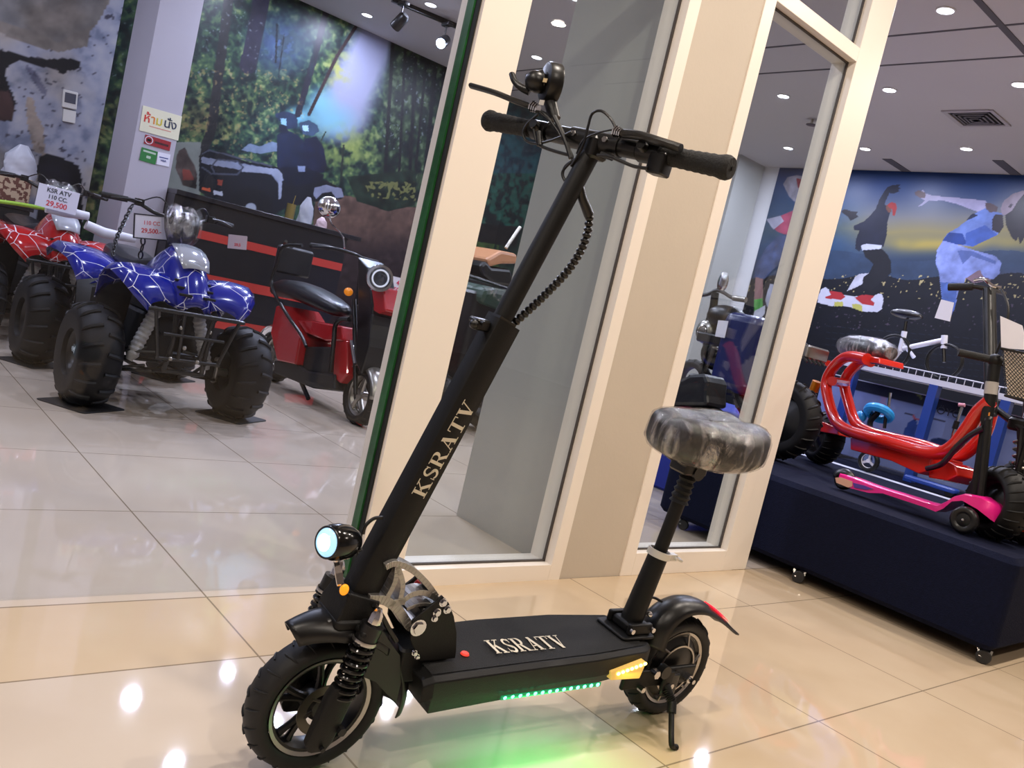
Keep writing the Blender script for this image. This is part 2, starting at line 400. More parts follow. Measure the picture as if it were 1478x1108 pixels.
# ================================================================ printed walls (pictures mapped on real flat prints)
class Print:
    """a fine mesh sheet whose vertex colours hold the printed picture; pic coordinates are what the photo shows"""
    def __init__(s, o, eu, ev, nu, nv, du, dv):
        s.o = np.array(o, float); s.eu = np.array(eu, float); s.ev = np.array(ev, float); s.nu, s.nv = nu, nv
        U, V = np.meshgrid(np.arange(nu)*du, np.arange(nv)*dv); s.U, s.V = U.ravel(), V.ravel()
        s.P = s.o+s.U[:, None]*s.eu+s.V[:, None]*s.ev
        q = s.P-np.array(CAM); X = q@np.array(_x); Y = q@np.array(_y); Z = q@np.array(_f)
        s.x = W/2+FPX*X/Z; s.y = H/2-FPX*Y/Z; s.c = np.zeros((len(s.x), 3))
        s.rng = np.random.RandomState(5)
    def noise(s, sc_, octv=4, seed=0, ax=1.0):
        """fractal value noise on the sheet, about 0..1"""
        out = np.zeros(len(s.U)); tot = 0; amp = 1
        for o in range(octv):
            r = np.random.RandomState(seed*31+o); f = sc_*2**o; u = s.U*f*ax; v = s.V*f
            G = r.rand(256, 256); i = np.floor(u).astype(int); j = np.floor(v).astype(int); a = u-i; b = v-j; a = a*a*(3-2*a); b = b*b*(3-2*b)
            g = lambda p, q: G[p % 256, q % 256]
            out += amp*((g(i, j)*(1-a)+g(i+1, j)*a)*(1-b)+(g(i, j+1)*(1-a)+g(i+1, j+1)*a)*b); tot += amp; amp *= .55
        return out/tot
    def inside(s, poly):
        n = len(poly); res = np.zeros(len(s.x), bool)
        xs = [p[0] for p in poly]; ys = [p[1] for p in poly]
        bb = (s.x >= min(xs)) & (s.x <= max(xs)) & (s.y >= min(ys)) & (s.y <= max(ys)); x = s.x[bb]; y = s.y[bb]; r = np.zeros(len(x), bool)
        for k in range(n):
            x1, y1 = poly[k]; x2, y2 = poly[(k+1) % n]
            if y1 == y2: continue
            c = ((y1 > y) != (y2 > y)) & (x < (x2-x1)*(y-y1)/(y2-y1)+x1); r ^= c
        res[bb] = r; return res
    def put(s, mask, col, a=1.0, var=0.0, n=None):
        c = np.array([v*255 for v in (tuple(int(col[i:i+2], 16)/255 for i in (0, 2, 4)) if isinstance(col, str) else col)])/255
        a = a*mask.astype(float) if mask.dtype == bool else a*mask
        t = c[None, :]*(1+(var*((n if n is not None else s.n1)-.5)*2)[:, None]) if var else c[None, :]
        s.c = s.c*(1-a[:, None])+t*a[:, None]
    def poly(s, pts, col, var=0.12, a=1.0): s.put(s.inside(pts), col, a, var)
    def blob(s, cx, cy, rx, ry, col, a=1.0, soft=1.0, ang=0):
        t = math.radians(ang); dx = s.x-cx; dy = s.y-cy; u = (dx*math.cos(t)+dy*math.sin(t))/rx; v = (-dx*math.sin(t)+dy*math.cos(t))/ry
        d = np.sqrt(u*u+v*v); s.put(np.clip((1-d)/max(soft, 1e-3), 0, 1), col, a)
    def line(s, pts, w, col, var=.1, a=1.0):
        for (x1, y1), (x2, y2) in zip(pts, pts[1:]):
            dx, dy = x2-x1, y2-y1; L2 = dx*dx+dy*dy; t = np.clip(((s.x-x1)*dx+(s.y-y1)*dy)/L2, 0, 1)
            s.put(np.hypot(s.x-x1-t*dx, s.y-y1-t*dy) < w/2, col, a, var)
    def build(s, name, m, par=None, flip=False):
        fs = []; nu, nv = s.nu, s.nv
        i = np.arange(nu*nv).reshape(nv, nu); q = np.stack([i[:-1, :-1], i[:-1, 1:], i[1:, 1:], i[1:, :-1]], -1).reshape(-1, 4)
        if flip: q = q[:, ::-1]
        me = bpy.data.meshes.new(name); me.vertices.add(len(s.P)); me.vertices.foreach_set('co', s.P.ravel())
        me.loops.add(q.size); me.loops.foreach_set('vertex_index', q.ravel()); me.polygons.add(len(q))
        me.polygons.foreach_set('loop_start', np.arange(0, q.size, 4)); me.update(calc_edges=True)
        at = me.color_attributes.new('ink', 'FLOAT_COLOR', 'POINT'); c = np.clip(s.c, 0, 1); lin = np.where(c <= .04045, c/12.92, ((c+.055)/1.055)**2.4)
        at.data.foreach_set('color', np.concatenate([lin, np.ones((len(lin), 1))], 1).ravel())
        me.materials.append(m); o = bpy.data.objects.new(name, me); C.objects.link(o)
        if par: o.parent = par
        return o
inkm = mat('printed_vinyl', vcol='ink', rough=.4, spec=.25)
def Z(ox, oy, k): return lambda pts: [(ox+x/k, oy+y/k) for x, y in pts]

# ---- forest print on the back wall
F = Print((1.86, YB-.012, 0.0), (1, 0, 0), (0, 0, 1), 600, 408, .00855, .00835)
F.n1 = F.noise(14, 4, 1); n2 = F.noise(26, 3, 2); n3 = F.noise(3, 3, 3); n5 = F.noise(40, 2, 7)
def ramp(t, *cs):
    t = np.clip(t, 0, .9999)*(len(cs)-1); i = t.astype(int); f = (t-i)[:, None]; A = np.array([[int(c[k:k+2], 16)/255 for k in (0, 2, 4)] for c in cs]); return A[i]*(1-f)+A[i+1]*f
q = np.clip((F.n1*.6+n2*.4-.32)*2.6, 0, 1)
F.c = ramp(q, '0c1a1c', '16282a', '2b4a3a', '4c6b44', '8fa067')
m = np.clip((n3-.45)*4, 0, 1)*np.clip((300-F.x)/120+1, 0, 1)*np.clip((F.y-120)/60, 0, 1)     # yellow and russet leaves low on the left
w2_ = ramp(np.clip((n2-.3)*2.4, 0, 1), '14141c', '3c4030', '8a8a50', 'b08a5c'); F.c = F.c*(1-.75*m[:, None])+w2_*.75*m[:, None]
F.blob(405, 62, 62, 58, '5878b4', .8, .9); F.put(np.clip(1-np.hypot((F.x-405)/62, (F.y-62)/58), 0, 1)*(F.n1 > .5), '2c4450', .8)
# bright misty opening of the print, with spotlight glow painted into its colours
for cx, cy, rx, ry, an, a in ((525, 95, 42, 120, 14, 1), (492, 165, 50, 50, 0, .95), (500, 125, 36, 60, 12, .9), (545, 60, 30, 60, 8, .9)):
    F.blob(cx, cy, rx, ry, 'b4b8d8', a, .55, an)
for cx, cy, rx, ry in ((478, 175, 46, 34), (462, 150, 30, 34), (432, 168, 26, 20)): F.blob(cx, cy, rx, ry, '8fd6ec', .85, .8)  # cyan glow of the wall spotlight, painted around the helmets
F.put(np.clip(1-np.hypot((F.x-505)/60, (F.y-215)/45), 0, 1)*np.clip((F.n1-.35)*4, 0, 1), 'a8b860', .9)
F.put(np.clip(1-np.hypot((F.x-490)/26, (F.y-100)/40), 0, 1)*np.clip((F.n1-.35)*4, 0, 1), 'c4c65c', .9)
# dark right-hand wood
m = np.clip((F.x-(560-(F.y-60)*.12))/14, 0, 1); F.c = F.c*(1-m[:, None])+ramp(np.clip((F.n1-.3)*2.2, 0, 1), '10161a', '1c2c26', '33492f', '6b8060')*m[:, None]
F.put(m*(n5 > .76)*(F.y < 220), 'a9b4bc', .6)
for x0, y0, x1, y1, wd_ in ((567, 60, 556, 250, 5), (585, 70, 575, 270, 4), (600, 85, 590, 280, 5), (615, 90, 596, 285, 4), (628, 100, 612, 270, 6), (640, 110, 622, 260, 4)):
    F.line([(x0, y0), (x1, y1)], wd_, '15151a')
for pts, wd_, c in (([(378, -5), (368, 50), (358, 95)], 24, '2c2a3c'), ([(330, 0), (318, 90), (305, 190), (292, 220)], 14, '2a2a2c'), ([(470, 20), (452, 90), (430, 165)], 9, '272634'),
        ([(514, 38), (487, 80), (470, 115), (446, 165)], 5, '3a2a2c'), ([(455, 60), (448, 110)], 3, '23303a'), ([(400, 35), (398, 90)], 3, '1c2430'), ([(410, 50), (402, 110)], 2, '1c2430'), ([(496, 210), (492, 260)], 3, '26302a'), ([(470, 190), (460, 210)], 2, '3a4a3a')):
    F.line(pts, wd_, c, .3)
F.put((n5 > .8)*np.clip((440-F.x)/60, 0, 1)*(F.y < 110)*(n3 > .5), 'a9b8c0', .5)
F.put((n5 > .68)*(F.x > 262)*(F.x < 440)*(F.y > 100)*(F.y < 230)*(F.n1 > .48), 'b59a62', .55)
# earth track and undergrowth
F.poly([(455, 290), (500, 282), (560, 298), (640, 300), (640, 560), (430, 560)], '6b5248', .35)
F.put(F.inside([(455, 290), (640, 290), (640, 560), (430, 560)])*np.clip((F.y-325)/40, 0, 1), '30262a', .85, .5, n2)
F.poly([(500, 255), (600, 245), (600, 296), (560, 305), (515, 290)], '1c2a20', .8); F.put(F.inside([(525, 262), (600, 262), (600, 290), (535, 285)])*(n2 > .55), '8c8c50', .8)
F.poly([(240, 280), (250, 205), (290, 205), (288, 300), (300, 560), (200, 560)], '8d938c', .1)
z = Z(240, 0, 3.693)
# second rider far left of print, on a small quad
F.poly(z([(70, 800), (100, 785), (120, 830), (150, 880), (165, 930), (160, 1005), (90, 990), (50, 900), (55, 830)]), '4b3f3c', .8); F.poly(z([(85, 900), (125, 905), (150, 960), (90, 960)]), '8a4038', .3)
# the quad with its two riders
F.poly(z([(175, 830), (215, 795), (330, 815), (420, 860), (600, 890), (650, 930), (700, 960), (850, 960), (945, 1010), (940, 1060), (790, 1075), (640, 1108), (560, 1150), (330, 1108), (175, 1020)]), '14161e', .2)
F.poly(z([(185, 835), (400, 870), (595, 905), (625, 960), (600, 980), (560, 930), (395, 905), (190, 870)]), '8d93a8', .15)
F.poly(z([(405, 880), (595, 900), (620, 930), (612, 1060), (598, 1060), (598, 960), (560, 925), (400, 915)]), 'a2a6b8', .1)
F.poly(z([(790, 1000), (850, 985), (935, 1005), (945, 1050), (905, 1055), (880, 1020), (830, 1030), (800, 1060), (785, 1040)]), '9499b4', .1)
F.blob(240+450/3.693, 1100/3.693, 32, 28, '101117', 1, .05, 0); F.blob(240+450/3.693, 1108/3.693, 9, 8, 'a9aeb8', 1, .2)
for pts in ([(190, 820), (230, 800), (420, 850), (560, 885)], [(190, 890), (240, 925), (380, 930), (410, 890), (380, 860), (270, 850), (240, 890), (260, 925)]): F.line(z(pts), 2.4, '4a4e5c')
F.poly(z([(190, 995), (235, 1005), (235, 1020), (190, 1012)]), 'd8603a', .05); F.poly(z([(275, 955), (300, 960), (295, 990), (272, 985)]), '9a4030', .05); F.poly(z([(250, 1015), (300, 1022), (300, 1045), (252, 1035)]), 'c8ccd8', .1)
F.poly(z([(400, 800), (440, 765), (500, 780), (560, 755), (630, 770), (620, 800), (500, 820)]), '7c8aa0', .2)
F.poly(z([(590, 720), (640, 690), (700, 720), (740, 760), (735, 900), (700, 930), (640, 920), (590, 890)]), '1a2138', .35)   # first rider
F.poly(z([(735, 740), (800, 725), (840, 790), (855, 880), (840, 920), (760, 930), (735, 880)]), '181c34', .35)               # second rider
F.poly(z([(610, 890), (740, 890), (840, 930), (830, 970), (700, 990), (640, 990)]), '101424', .3)
F.poly(z([(585, 605), (630, 593), (680, 605), (700, 640), (700, 680), (640, 690), (600, 640), (580, 615)]), '26324c', .3); F.poly(z([(610, 630), (640, 632), (640, 668), (612, 662)]), '9ccbe4', .1)
F.poly(z([(600, 660), (640, 670), (655, 710), (620, 710), (600, 690)]), '14182a', .1)
F.poly(z([(705, 655), (760, 640), (805, 665), (815, 700), (780, 725), (730, 715), (715, 680)]), '3c5068', .3); F.poly(z([(725, 668), (755, 668), (758, 700), (730, 698)]), 'bfe6f6', .1)
F.poly(z([(700, 885), (740, 885), (740, 915), (705, 915)]), '8c96b4', .2)
# strip seen through the framed window: green bank, a brown quad nose
z = Z(640, 230, 4.103)
F.put((F.x > 655)*1.0, '0e2426', .55, .3); F.put((F.x > 655)*(F.y < 330)*(F.n1 > .48), '1f5a4c', .7, .4); F.put((F.x > 655)*(F.y < 250)*1.0, '274c6c', .45, .3)
F.put(F.inside([(655, 350), (720, 330), (720, 400), (655, 400)])*(n2 > .35), '4f6a34', .85, .4)
F.poly(z([(120, 370), (460, 400), (430, 520), (100, 470)]), '161416', .1)
F.c *= .72
forest = tag(F.build('forest_print', inkm), 'huge forest print of two helmeted riders on a quad bike', 'wall print')

# ---- rock print at far left
K = Print((-2.9, 8.17, 0.0), (1, 0, 0), (0, 0, 1), 330, 235, .0146, .0145)
K.n1 = K.noise(10, 5, 4); k2 = K.noise(2.5, 3, 5); k3 = K.noise(30, 2, 6)
K.c = ramp(np.clip((K.n1-.25)*2, 0, 1), '8088a0', 'a9aec2', 'b9bccb', 'c6c6d0'); K.put(np.clip((k2-.52)*5, 0, 1), 'b5a48c', .5, .2)
K.put((k3 > .73)*(K.n1 < .5), '3c3a48', .8)
z = Z(0, 0, 4.923)
K.poly(z([(-300, -60), (780, -60), (770, 30), (700, 150), (640, 230), (620, 330), (420, 370), (280, 340), (120, 290), (0, 230), (-300, 200)]), '8d857e', .3)
K.put(K.inside(z([(-300, -60), (780, -60), (700, 150), (420, 300), (0, 150)]))*np.clip((k2-.3)*3, 0, 1), '7c8088', .6, .2)
K.poly(z([(-200, 300), (0, 350), (180, 400), (330, 420), (520, 415), (580, 450), (560, 490), (490, 500), (440, 530), (400, 490), (250, 470), (190, 440), (140, 425), (60, 470), (35, 520), (60, 600), (105, 700), (110, 780), (80, 860), (0, 860), (-300, 800)]), '14141c', .3)
K.poly(z([(-200, 640), (60, 650), (100, 740), (90, 850), (0, 860), (-200, 850)]), '4a3434', .3)
K.poly(z([(185, 690), (240, 700), (260, 820), (310, 900), (320, 1108), (240, 1080), (190, 860)]), 'b79c7c', .3, .6)
K.poly(z([(185, 450), (260, 520), (330, 640), (330, 700), (260, 620), (190, 500)]), '5c5c78', .3, .6)
z = Z(0, 200, 7.917)
K.poly(z([(450, 210), (520, 170), (640, 190), (800, 260), (900, 310), (930, 420), (940, 600), (960, 1600), (420, 1600), (420, 600), (440, 420), (350, 400), (360, 330), (440, 300)]), '15161f', .6)
K.c *= .84
tag(K.build('rock_print', inkm), 'grey and white rock face print left of the notices column', 'wall print')

# ---- night print on the right wall
G_ = Print((XR-.012, 1.6, 0), (0, 1, 0), (0, 0, 1), 600, 438, .00783, .00777)
G_.n1 = G_.noise(9, 4, 8); g2 = G_.noise(1.6, 3, 9); g5 = G_.noise(34, 2, 10)
hy = (G_.y-247)                                                                  # down the print
t = np.clip((hy+(g2-.5)*24)/150, 0, 1)
G_.c = ramp(t, '20407c', '38548c', '4c5c80', '76787c', '8f855a', '4c5a6c', '2c405c', '202c44')
lf = np.clip((1262-G_.x)/70, 0, 1)*np.clip(hy/40, 0, 1); G_.put(lf*(hy < 150), '28507c', .75, .15)
G_.put(np.exp(-((hy-105)/11)**2)*np.clip((G_.x-1250)/50, 0, 1)*np.clip((g2-.2)*3, 0, 1), 'c0a848', .85)
G_.put((hy > 122+8*np.sin(G_.x/40))*1.0, '2f4360', .9, .15)
G_.put(np.exp(-((hy-165)/12)**2)*(G_.x > 1430), '8c3c40', .9, .3)
G_.put((hy > 152+10*(g2-.5)+3*np.sin(G_.x/17))*1.0, '0b0d17', .95, .3)
G_.put((hy > 150)*(hy < 185)*(g5 > .765), 'd0c088', .9); G_.put((hy > 185)*(hy < 230)*(g5 > .80), '6a5a70', .7)
for k in range(9): G_.line([(1190, 470+k*9), (1480, 495+k*9)], .7, '232c40', a=.7)
z = Z(1180, 240, 4.96); S_ = G_.poly
S_(z([(480, 175), (500, 150), (540, 133), (600, 130), (575, 145), (600, 160), (575, 165), (585, 180), (545, 195), (515, 190), (480, 265), (520, 330), (500, 400), (495, 500), (470, 575), (430, 560), (330, 560), (300, 610), (270, 590), (275, 520), (300, 460), (262, 455), (258, 425), (330, 395), (380, 350), (420, 300), (440, 240)]), '1b2034', .2)
S_(z([(490, 280), (520, 275), (530, 325), (510, 330), (492, 310)]), '6c4438', .1); S_(z([(500, 275), (530, 255), (562, 265), (570, 300), (555, 355), (538, 350), (535, 310), (510, 290)]), '9c3030', .1)
S_(z([(310, 565), (350, 555), (460, 565), (450, 595), (320, 600)]), 'c4cae0', .1)
S_(z([(325, 600), (460, 590), (500, 630), (525, 680), (528, 760), (470, 820), (380, 890), (320, 870), (325, 800), (370, 760), (400, 700), (380, 680), (340, 650)]), '14161f', .2)
S_(z([(210, 893), (270, 790), (300, 770), (365, 765), (330, 790), (320, 840), (290, 860)]), 'c6cadc', .2)
S_(z([(170, 320), (195, 305), (240, 320), (290, 325), (275, 345), (295, 360), (275, 370), (235, 390), (215, 360), (180, 335)]), '1a1a24', .2)
S_(z([(695, 185), (725, 170), (735, 185), (755, 165), (775, 195), (830, 210), (1000, 225), (1200, 245), (1240, 290), (1200, 330), (1130, 320), (1000, 270), (900, 245), (800, 245), (740, 285), (722, 285), (770, 245), (735, 225), (700, 205)]), 'aaa6c8', .12)
S_(z([(695, 185), (725, 170), (775, 190), (770, 225), (735, 225), (700, 205)]), '5c4448', .2)
S_(z([(1200, 300), (1330, 340), (1320, 430), (1290, 490), (1110, 575), (1000, 560), (895, 530), (930, 480), (1000, 440), (1080, 380), (1120, 340)]), '6880c4', .25)
S_(z([(895, 530), (940, 475), (1040, 480), (1070, 560), (1000, 560)]), '1c3c88', .2); S_(z([(1060, 480), (1200, 420), (1290, 490), (1110, 575), (1060, 560)]), '3c5cb0', .2)
S_(z([(1060, 390), (1110, 335), (1150, 350), (1100, 375)]), '1c2440', .1)
S_(z([(1200, 260), (1240, 262), (1290, 290), (1280, 325), (1230, 330), (1205, 300)]), '5c4c50', .1); S_(z([(1270, 345), (1325, 345), (1332, 430), (1300, 480), (1250, 455), (1250, 380)]), '241c28', .1)
S_(z([(1310, 300), (1335, 245), (1400, 195), (1500, 165), (1500, 260), (1400, 330), (1345, 350), (1320, 345)]), '9c8c9c', .2); S_(z([(1365, 290), (1385, 265), (1400, 275), (1380, 300)]), '3c3040', .1)
S_(z([(1390, 320), (1440, 240), (1500, 175), (1500, 480), (1450, 560), (1435, 500), (1420, 540), (1385, 500), (1350, 420), (1345, 350)]), '1d1820', .3)
S_(z([(900, 530), (1000, 560), (1120, 600), (1270, 640), (1318, 690), (1300, 770), (1255, 810), (1190, 790), (1160, 740), (1060, 800), (1050, 830), (1005, 900), (985, 1010), (940, 1100), (900, 1050), (885, 900), (870, 760), (845, 690), (855, 600)]), '8494d4', .35)
S_(z([(1000, 600), (1120, 610), (1280, 680), (1270, 700), (1100, 640), (1040, 700)]), '5468a8', .2); S_(z([(880, 830), (1005, 830), (985, 1010), (940, 1100), (900, 1050)]), '4c68b0', .3)
S_(z([(1160, 740), (1190, 790), (1250, 812), (1120, 835), (1060, 800)]), '7c6470', .2)
# balance board under the jumper
S_(z([(25, 880), (55, 865), (80, 880), (90, 900), (200, 920), (260, 930), (400, 930), (430, 912), (460, 915), (472, 950), (460, 1020), (430, 1042), (330, 1040), (240, 1010), (190, 1000), (100, 1000), (0, 975), (5, 930)]), 'd8dcf2', .05)
S_(z([(80, 892), (170, 900), (200, 935), (170, 955), (60, 945), (55, 935), (95, 920)]), 'b83038', .05); S_(z([(265, 940), (320, 918), (410, 925), (380, 955), (408, 975), (400, 998), (320, 985)]), 'b83038', .05)
S_(z([(120, 970), (180, 968), (185, 1000), (120, 1002)]), 'c8c868', .05); S_(z([(245, 985), (300, 985), (320, 1000), (320, 1040), (250, 1012)]), 'c8c868', .05)
# dancer seen through the framed glass
z = Z(1000, 200, 3.955)
S_(z([(515, 260), (540, 220), (590, 208), (640, 215), (650, 260), (620, 330), (580, 360), (550, 330)]), 'a4a0b0', .4); S_(z([(590, 225), (650, 240), (640, 290), (600, 280)]), '983848', .2)
S_(z([(425, 470), (500, 440), (600, 400), (620, 500), (560, 560), (480, 530)]), 'b85070', .3); S_(z([(420, 460), (500, 440), (520, 470), (460, 520)]), 'c0c0d8', .2)
S_(z([(480, 560), (560, 540), (590, 600), (520, 680), (410, 800), (350, 790), (360, 720), (420, 620)]), '4c5c88', .4); S_(z([(400, 800), (358, 790), (350, 920), (400, 920)]), 'a47c7c', .1)
S_(z([(350, 920), (398, 910), (400, 980), (350, 990)]), '58b050', .3); S_(z([(350, 985), (415, 950), (410, 1000), (360, 1060), (338, 1050)]), 'd4d8e8', .1); S_(z([(440, 830), (480, 830), (470, 930), (425, 960), (412, 920)]), 'b8bcd0', .2)
S_(z([(320, 640), (345, 590), (375, 635), (350, 650)]), 'c8b878', .2); S_(z([(290, 1080), (320, 1060), (420, 1080), (440, 1150), (300, 1150)]), 'a83038', .1)
G_.c *= .74
tag(G_.build('night_print', inkm, flip=True), 'blue night city print with dancers leaping on the far right wall', 'wall print')
p0 = onX(1107, 243, XR); p1 = onX(1100, 243, XR)
struct('wall_end', MB().box((XR-.55, p0.y+.02, 0), (XR-.02, YB, ZC)), greywall, smooth=False)
# ================================================================ the black scooter
SA, SL = math.atan2(-.06, 1.04), .08
S0 = Vector((.9, 1.36, 0))
scoot = thing('electric_scooter', 'black seated electric scooter with lit headlight and glowing green side strip', 'scooter', S0, (SL, 0, SA))
SM = Matrix.Translation(S0) @ Matrix.Rotation(SA, 4, 'Z') @ Matrix.Rotation(SL, 4, 'X'); SI = SM.inverted()
def sh(x, y, o, n):
    """scooter coordinates of a photo pixel on the scooter-space plane (o, n)"""
    return SI @ hit(x, y, SM @ Vector(o), (SM.to_3x3() @ Vector(n)).normalized())
def sy(x, y, yl=0.0): return sh(x, y, (0, yl, 0), (0, 1, 0))
def sz(x, y, zl): return sh(x, y, (0, 0, zl), (0, 0, 1))
V3 = Vector
matte = mat('matte_black_paint', '0e0e0e', .5, bump=(300, .08), spec=.3)
gripm = mat('black_grip_rubber', '121212', .75, bump=(220, .3))
tyrem = mat('tyre_rubber', '101011', .62)
plast = mat('black_plastic', '0a0a0b', .35)
glossb = mat('gloss_black', '0a0a0b', .15)
silver = mat('brushed_silver', 'b9b6b2', .3, metal=1)
castm = mat('cast_aluminium', 'a9a5a0', .38, metal=.85, noise=(30, .1))
chrome = mat('chrome', 'd6d6da', .08, metal=1)
letter = mat('printed_cream_letters', 'd8ceb8', .6)
deckm = mat('grip_tape', '0f0f0f', .85, noise=(200, .35), bump=(400, .4))

R_ = .145
def tyre(o, R=R_, w=.034, rin=.1075, name='tyre', par=None, ax=(0, 1, 0), knob=False, m=None, seg=56, treads=22, lug=.013):
    prof = []
    for k in range(13):
        t = -PI/2+PI*k/12; prof.append((R-w*.62+w*.62*math.cos(t)+0, w*math.sin(t)))
    prof = [(rin, -w*.72), (rin+.006, -w*.9)]+prof[0:]+[(rin+.006, w*.9), (rin, w*.72)]
    mb = MB().lathe(prof, o, ax, seg, closed=True)
    a = Vector(ax).normalized(); p = Vector((1, 0, 0)) if abs(a.x) < .8 else Vector((0, 1, 0)); p = (p-a*p.dot(a)).normalized(); q = a.cross(p); o = Vector(o)
    for k in range(treads):                                                 # raised tread lugs
        t = 2*PI*k/treads
        for sgn in (-1, 1):
            pts = []
            for j in range(5):
                u = sgn*(.08+.75*j/4); tt = t+.10*abs(u)+(.5*2*PI/treads if sgn > 0 else 0); ph = u*PI/2*.92
                rr = R-w*.62+(w*.62+.0015)*math.cos(ph); d = p*math.cos(tt)+q*math.sin(tt); pts.append(o+d*rr+a*(w*math.sin(ph)))
            mb.tube(pts, [R*lug]*4+[R*lug*.4], 6)
    return mb.build(name, m or tyrem, par, ang=50)
def wheel_front():
    c = V3((-.008, .022, R_))
    tw = tyre(c, name='front_tyre', par=scoot)
    m = MB()
    for s in (-1, 1):
        m.lathe([(.099, s*.024), (.1065, s*.0275), (.1065, s*.0245), (.099, s*.021)], c, (0, 1, 0), 56, closed=True)
    m.build('rim_band', silver, tw)
    r = MB().lathe([(.104, -.0235), (.094, -.021), (.090, -.006), (.090, .006), (.094, .021), (.104, .0235)], c, (0, 1, 0), 48)
    r.lathe([(.0, -.03), (.022, -.03), (.03, -.022), (.03, .022), (.022, .03), (0, .03)], c, (0, 1, 0), 28)
    for k in range(5):                                                      # curved spokes in pairs
        for d in (-.16, .16):
            t = 2*PI*k/5+.3; pts = [c+V3((math.cos(t+d*(1-j/4)*0+d*(.3+.7*j/4))*(.026+.066*j/4), 0, math.sin(t+d*(.3+.7*j/4))*(.026+.066*j/4))) for j in range(5)]
            r.tube(pts, [.011, .008, .007, .007, .009], 8)
    r.build('front_rim', plast, tw)
    d = MB().lathe([(.055, -.0335), (.036, -.0335), (.036, -.0355), (.055, -.0355)], c, (0, 1, 0), 40, closed=True)
    for k in range(6):
        t = 2*PI*k/6; d.tube([c+V3((.024*math.cos(t), -.0345, .024*math.sin(t))), c+V3((.04*math.cos(t+.3), -.0345, .04*math.sin(t+.3)))], .003, 6)
    d.build('brake_disc', mat('dark_steel', '5a5650', .35, metal=.9), tw)
wheel_front()
RW = V3((1.036, .016, R_))
def wheel_rear():
    tw = tyre(RW, name='rear_tyre', par=scoot)
    m = MB()
    for s in (-1, 1):
        m.lathe([(.099, s*.024), (.1065, s*.0275), (.1065, s*.0245), (.099, s*.021)], RW, (0, 1, 0), 56, closed=True)
        m.lathe([(.066, s*.034), (.071, s*.034), (.071, s*.031), (.066, s*.031)], RW, (0, 1, 0), 40, closed=True)
    for k in range(6):
        t = 2*PI*k/6+.2; m.tube([RW+V3((.07*math.cos(t), -.0325, .07*math.sin(t))), RW+V3((.1*math.cos(t+.12), -.0255, .1*math.sin(t+.12)))], .0035, 6)
    m.build('rim_band', silver, tw)
    MB().lathe([(.104, -.023), (.09, -.018), (.07, -.03), (.0, -.033), (0, .033), (.07, .03), (.09, .018), (.104, .023)], RW, (0, 1, 0), 48).build('hub_motor', plast, tw)
wheel_rear()
# axle hardware, swing arm, rear brake parts on the near side
a = MB(); a.rbox((.80, -.052, .125), (1.075, -.038, .175), .006); a.rbox((.80, .038, .125), (1.075, .052, .175), .006); a.build('swing_arm', matte, scoot, bevel=.002)
for x, z_, r in ((1.04, .145, .012), (.975, .13, .008), (.90, .17, .012), (.865, .13, .008)):
    b = MB().cyl((x, -.05, z_), (x, -.068, z_), r, seg=6)
    if x > 1: b.cyl((1.04, -.066, .145), (1.04, -.082, .145), .0065, seg=12)
    b.build('axle_nut' if x > 1 else 'frame_bolt', chrome, scoot)
c = MB().rbox((.945, -.066, .10), (1.0, -.05, .165), .008); c.cyl((.93, -.07, .175), (.93, -.05, .175), .018); c.build('brake_caliper', plast, scoot)
# deck
def deck():
    xs = [.152, .17, .40, .62, .80, .835]; top = [.238, .252, .262, .266, .266, .262]; hw = [.094, .104, .108, .106, .09, .07]; bot = [.205, .165, .17, .176, .186, .20]; br = [.07, .08, .082, .08, .065, .05]
    rings = []
    for x, t, w_, bo, bw in zip(xs, top, hw, bot, br):
        rings.append([(x, -w_+.012, t), (x, -w_, t-.008), (x+.004, -w_, t-.045 if x < .3 else t-.05), (x+.014, -bw-.012 if x < .3 else -bw, bo), (x+.014, bw, bo), (x+.004, w_, t-.05), (x, w_, t-.008), (x, w_-.012, t)])
    MB().loft(rings).build('deck', matte, scoot, ang=25, bevel=.002)
    t = MB(); out = []
    for x, tt, w_ in zip(xs[1:-1], top[1:-1], hw[1:-1]): out.append((x, tt, w_-.016))
    L = [(x, -w_, z_+.0004) for x, z_, w_ in out]; Rr = [(x, w_, z_+.0004) for x, z_, w_ in out]
    t.grid([L, Rr]); t.grid([[(p[0], p[1], p[2]+.0012) for p in L], [(p[0], p[1], p[2]+.0012) for p in Rr]])
    t.build('deck_grip_tape', deckm, scoot, smooth=False)
deck()
# folding hinge: two curved black plates, cast silver claw
def zz(pts, ox, oy, k): return [(ox+x/k, oy+y/k) for x, y in pts]
pl = zz([(800, 470), (860, 420), (905, 385), (930, 360), (958, 392), (980, 450), (992, 520), (990, 600), (985, 632), (905, 640), (832, 645), (812, 600), (790, 550)], 330, 740, 3.011)
outl = [sy(x, y, -.052) for x, y in pl]
for s_, nm in ((-.052, 'hinge_plate'), (.046, 'hinge_plate')):
    MB().prism([(p.x, s_, p.z) for p in outl], (0, .006, 0)).build(nm, matte, scoot, smooth=False, bevel=.0015)
for x, y, r in ((892, 455, .006), (903, 430, .0075), (930, 387, .0075), (948, 417, .0075), (822, 497, .0145), (805, 605, .005), (815, 622, .005)):
    p = sy(330+x/3.011, 740+y/3.011, -.052); MB().cyl(p, p+V3((0, -.008, 0)), r, r*.85, 6 if r > .007 else 12).cyl(p, p+V3((0, -.003, 0)), r*1.25, seg=16).build('hinge_bolt', chrome, scoot)
k = MB(); q = lambda pts: [sy(x, y, -.034) for x, y in zz(pts, 330, 740, 3.011)]
n = (0, 1, 0)
k.strip(smoothpath(q([(685, 238), (730, 222), (800, 250), (860, 305), (905, 365)]), 5), .0125, n, (0, .03, 0))
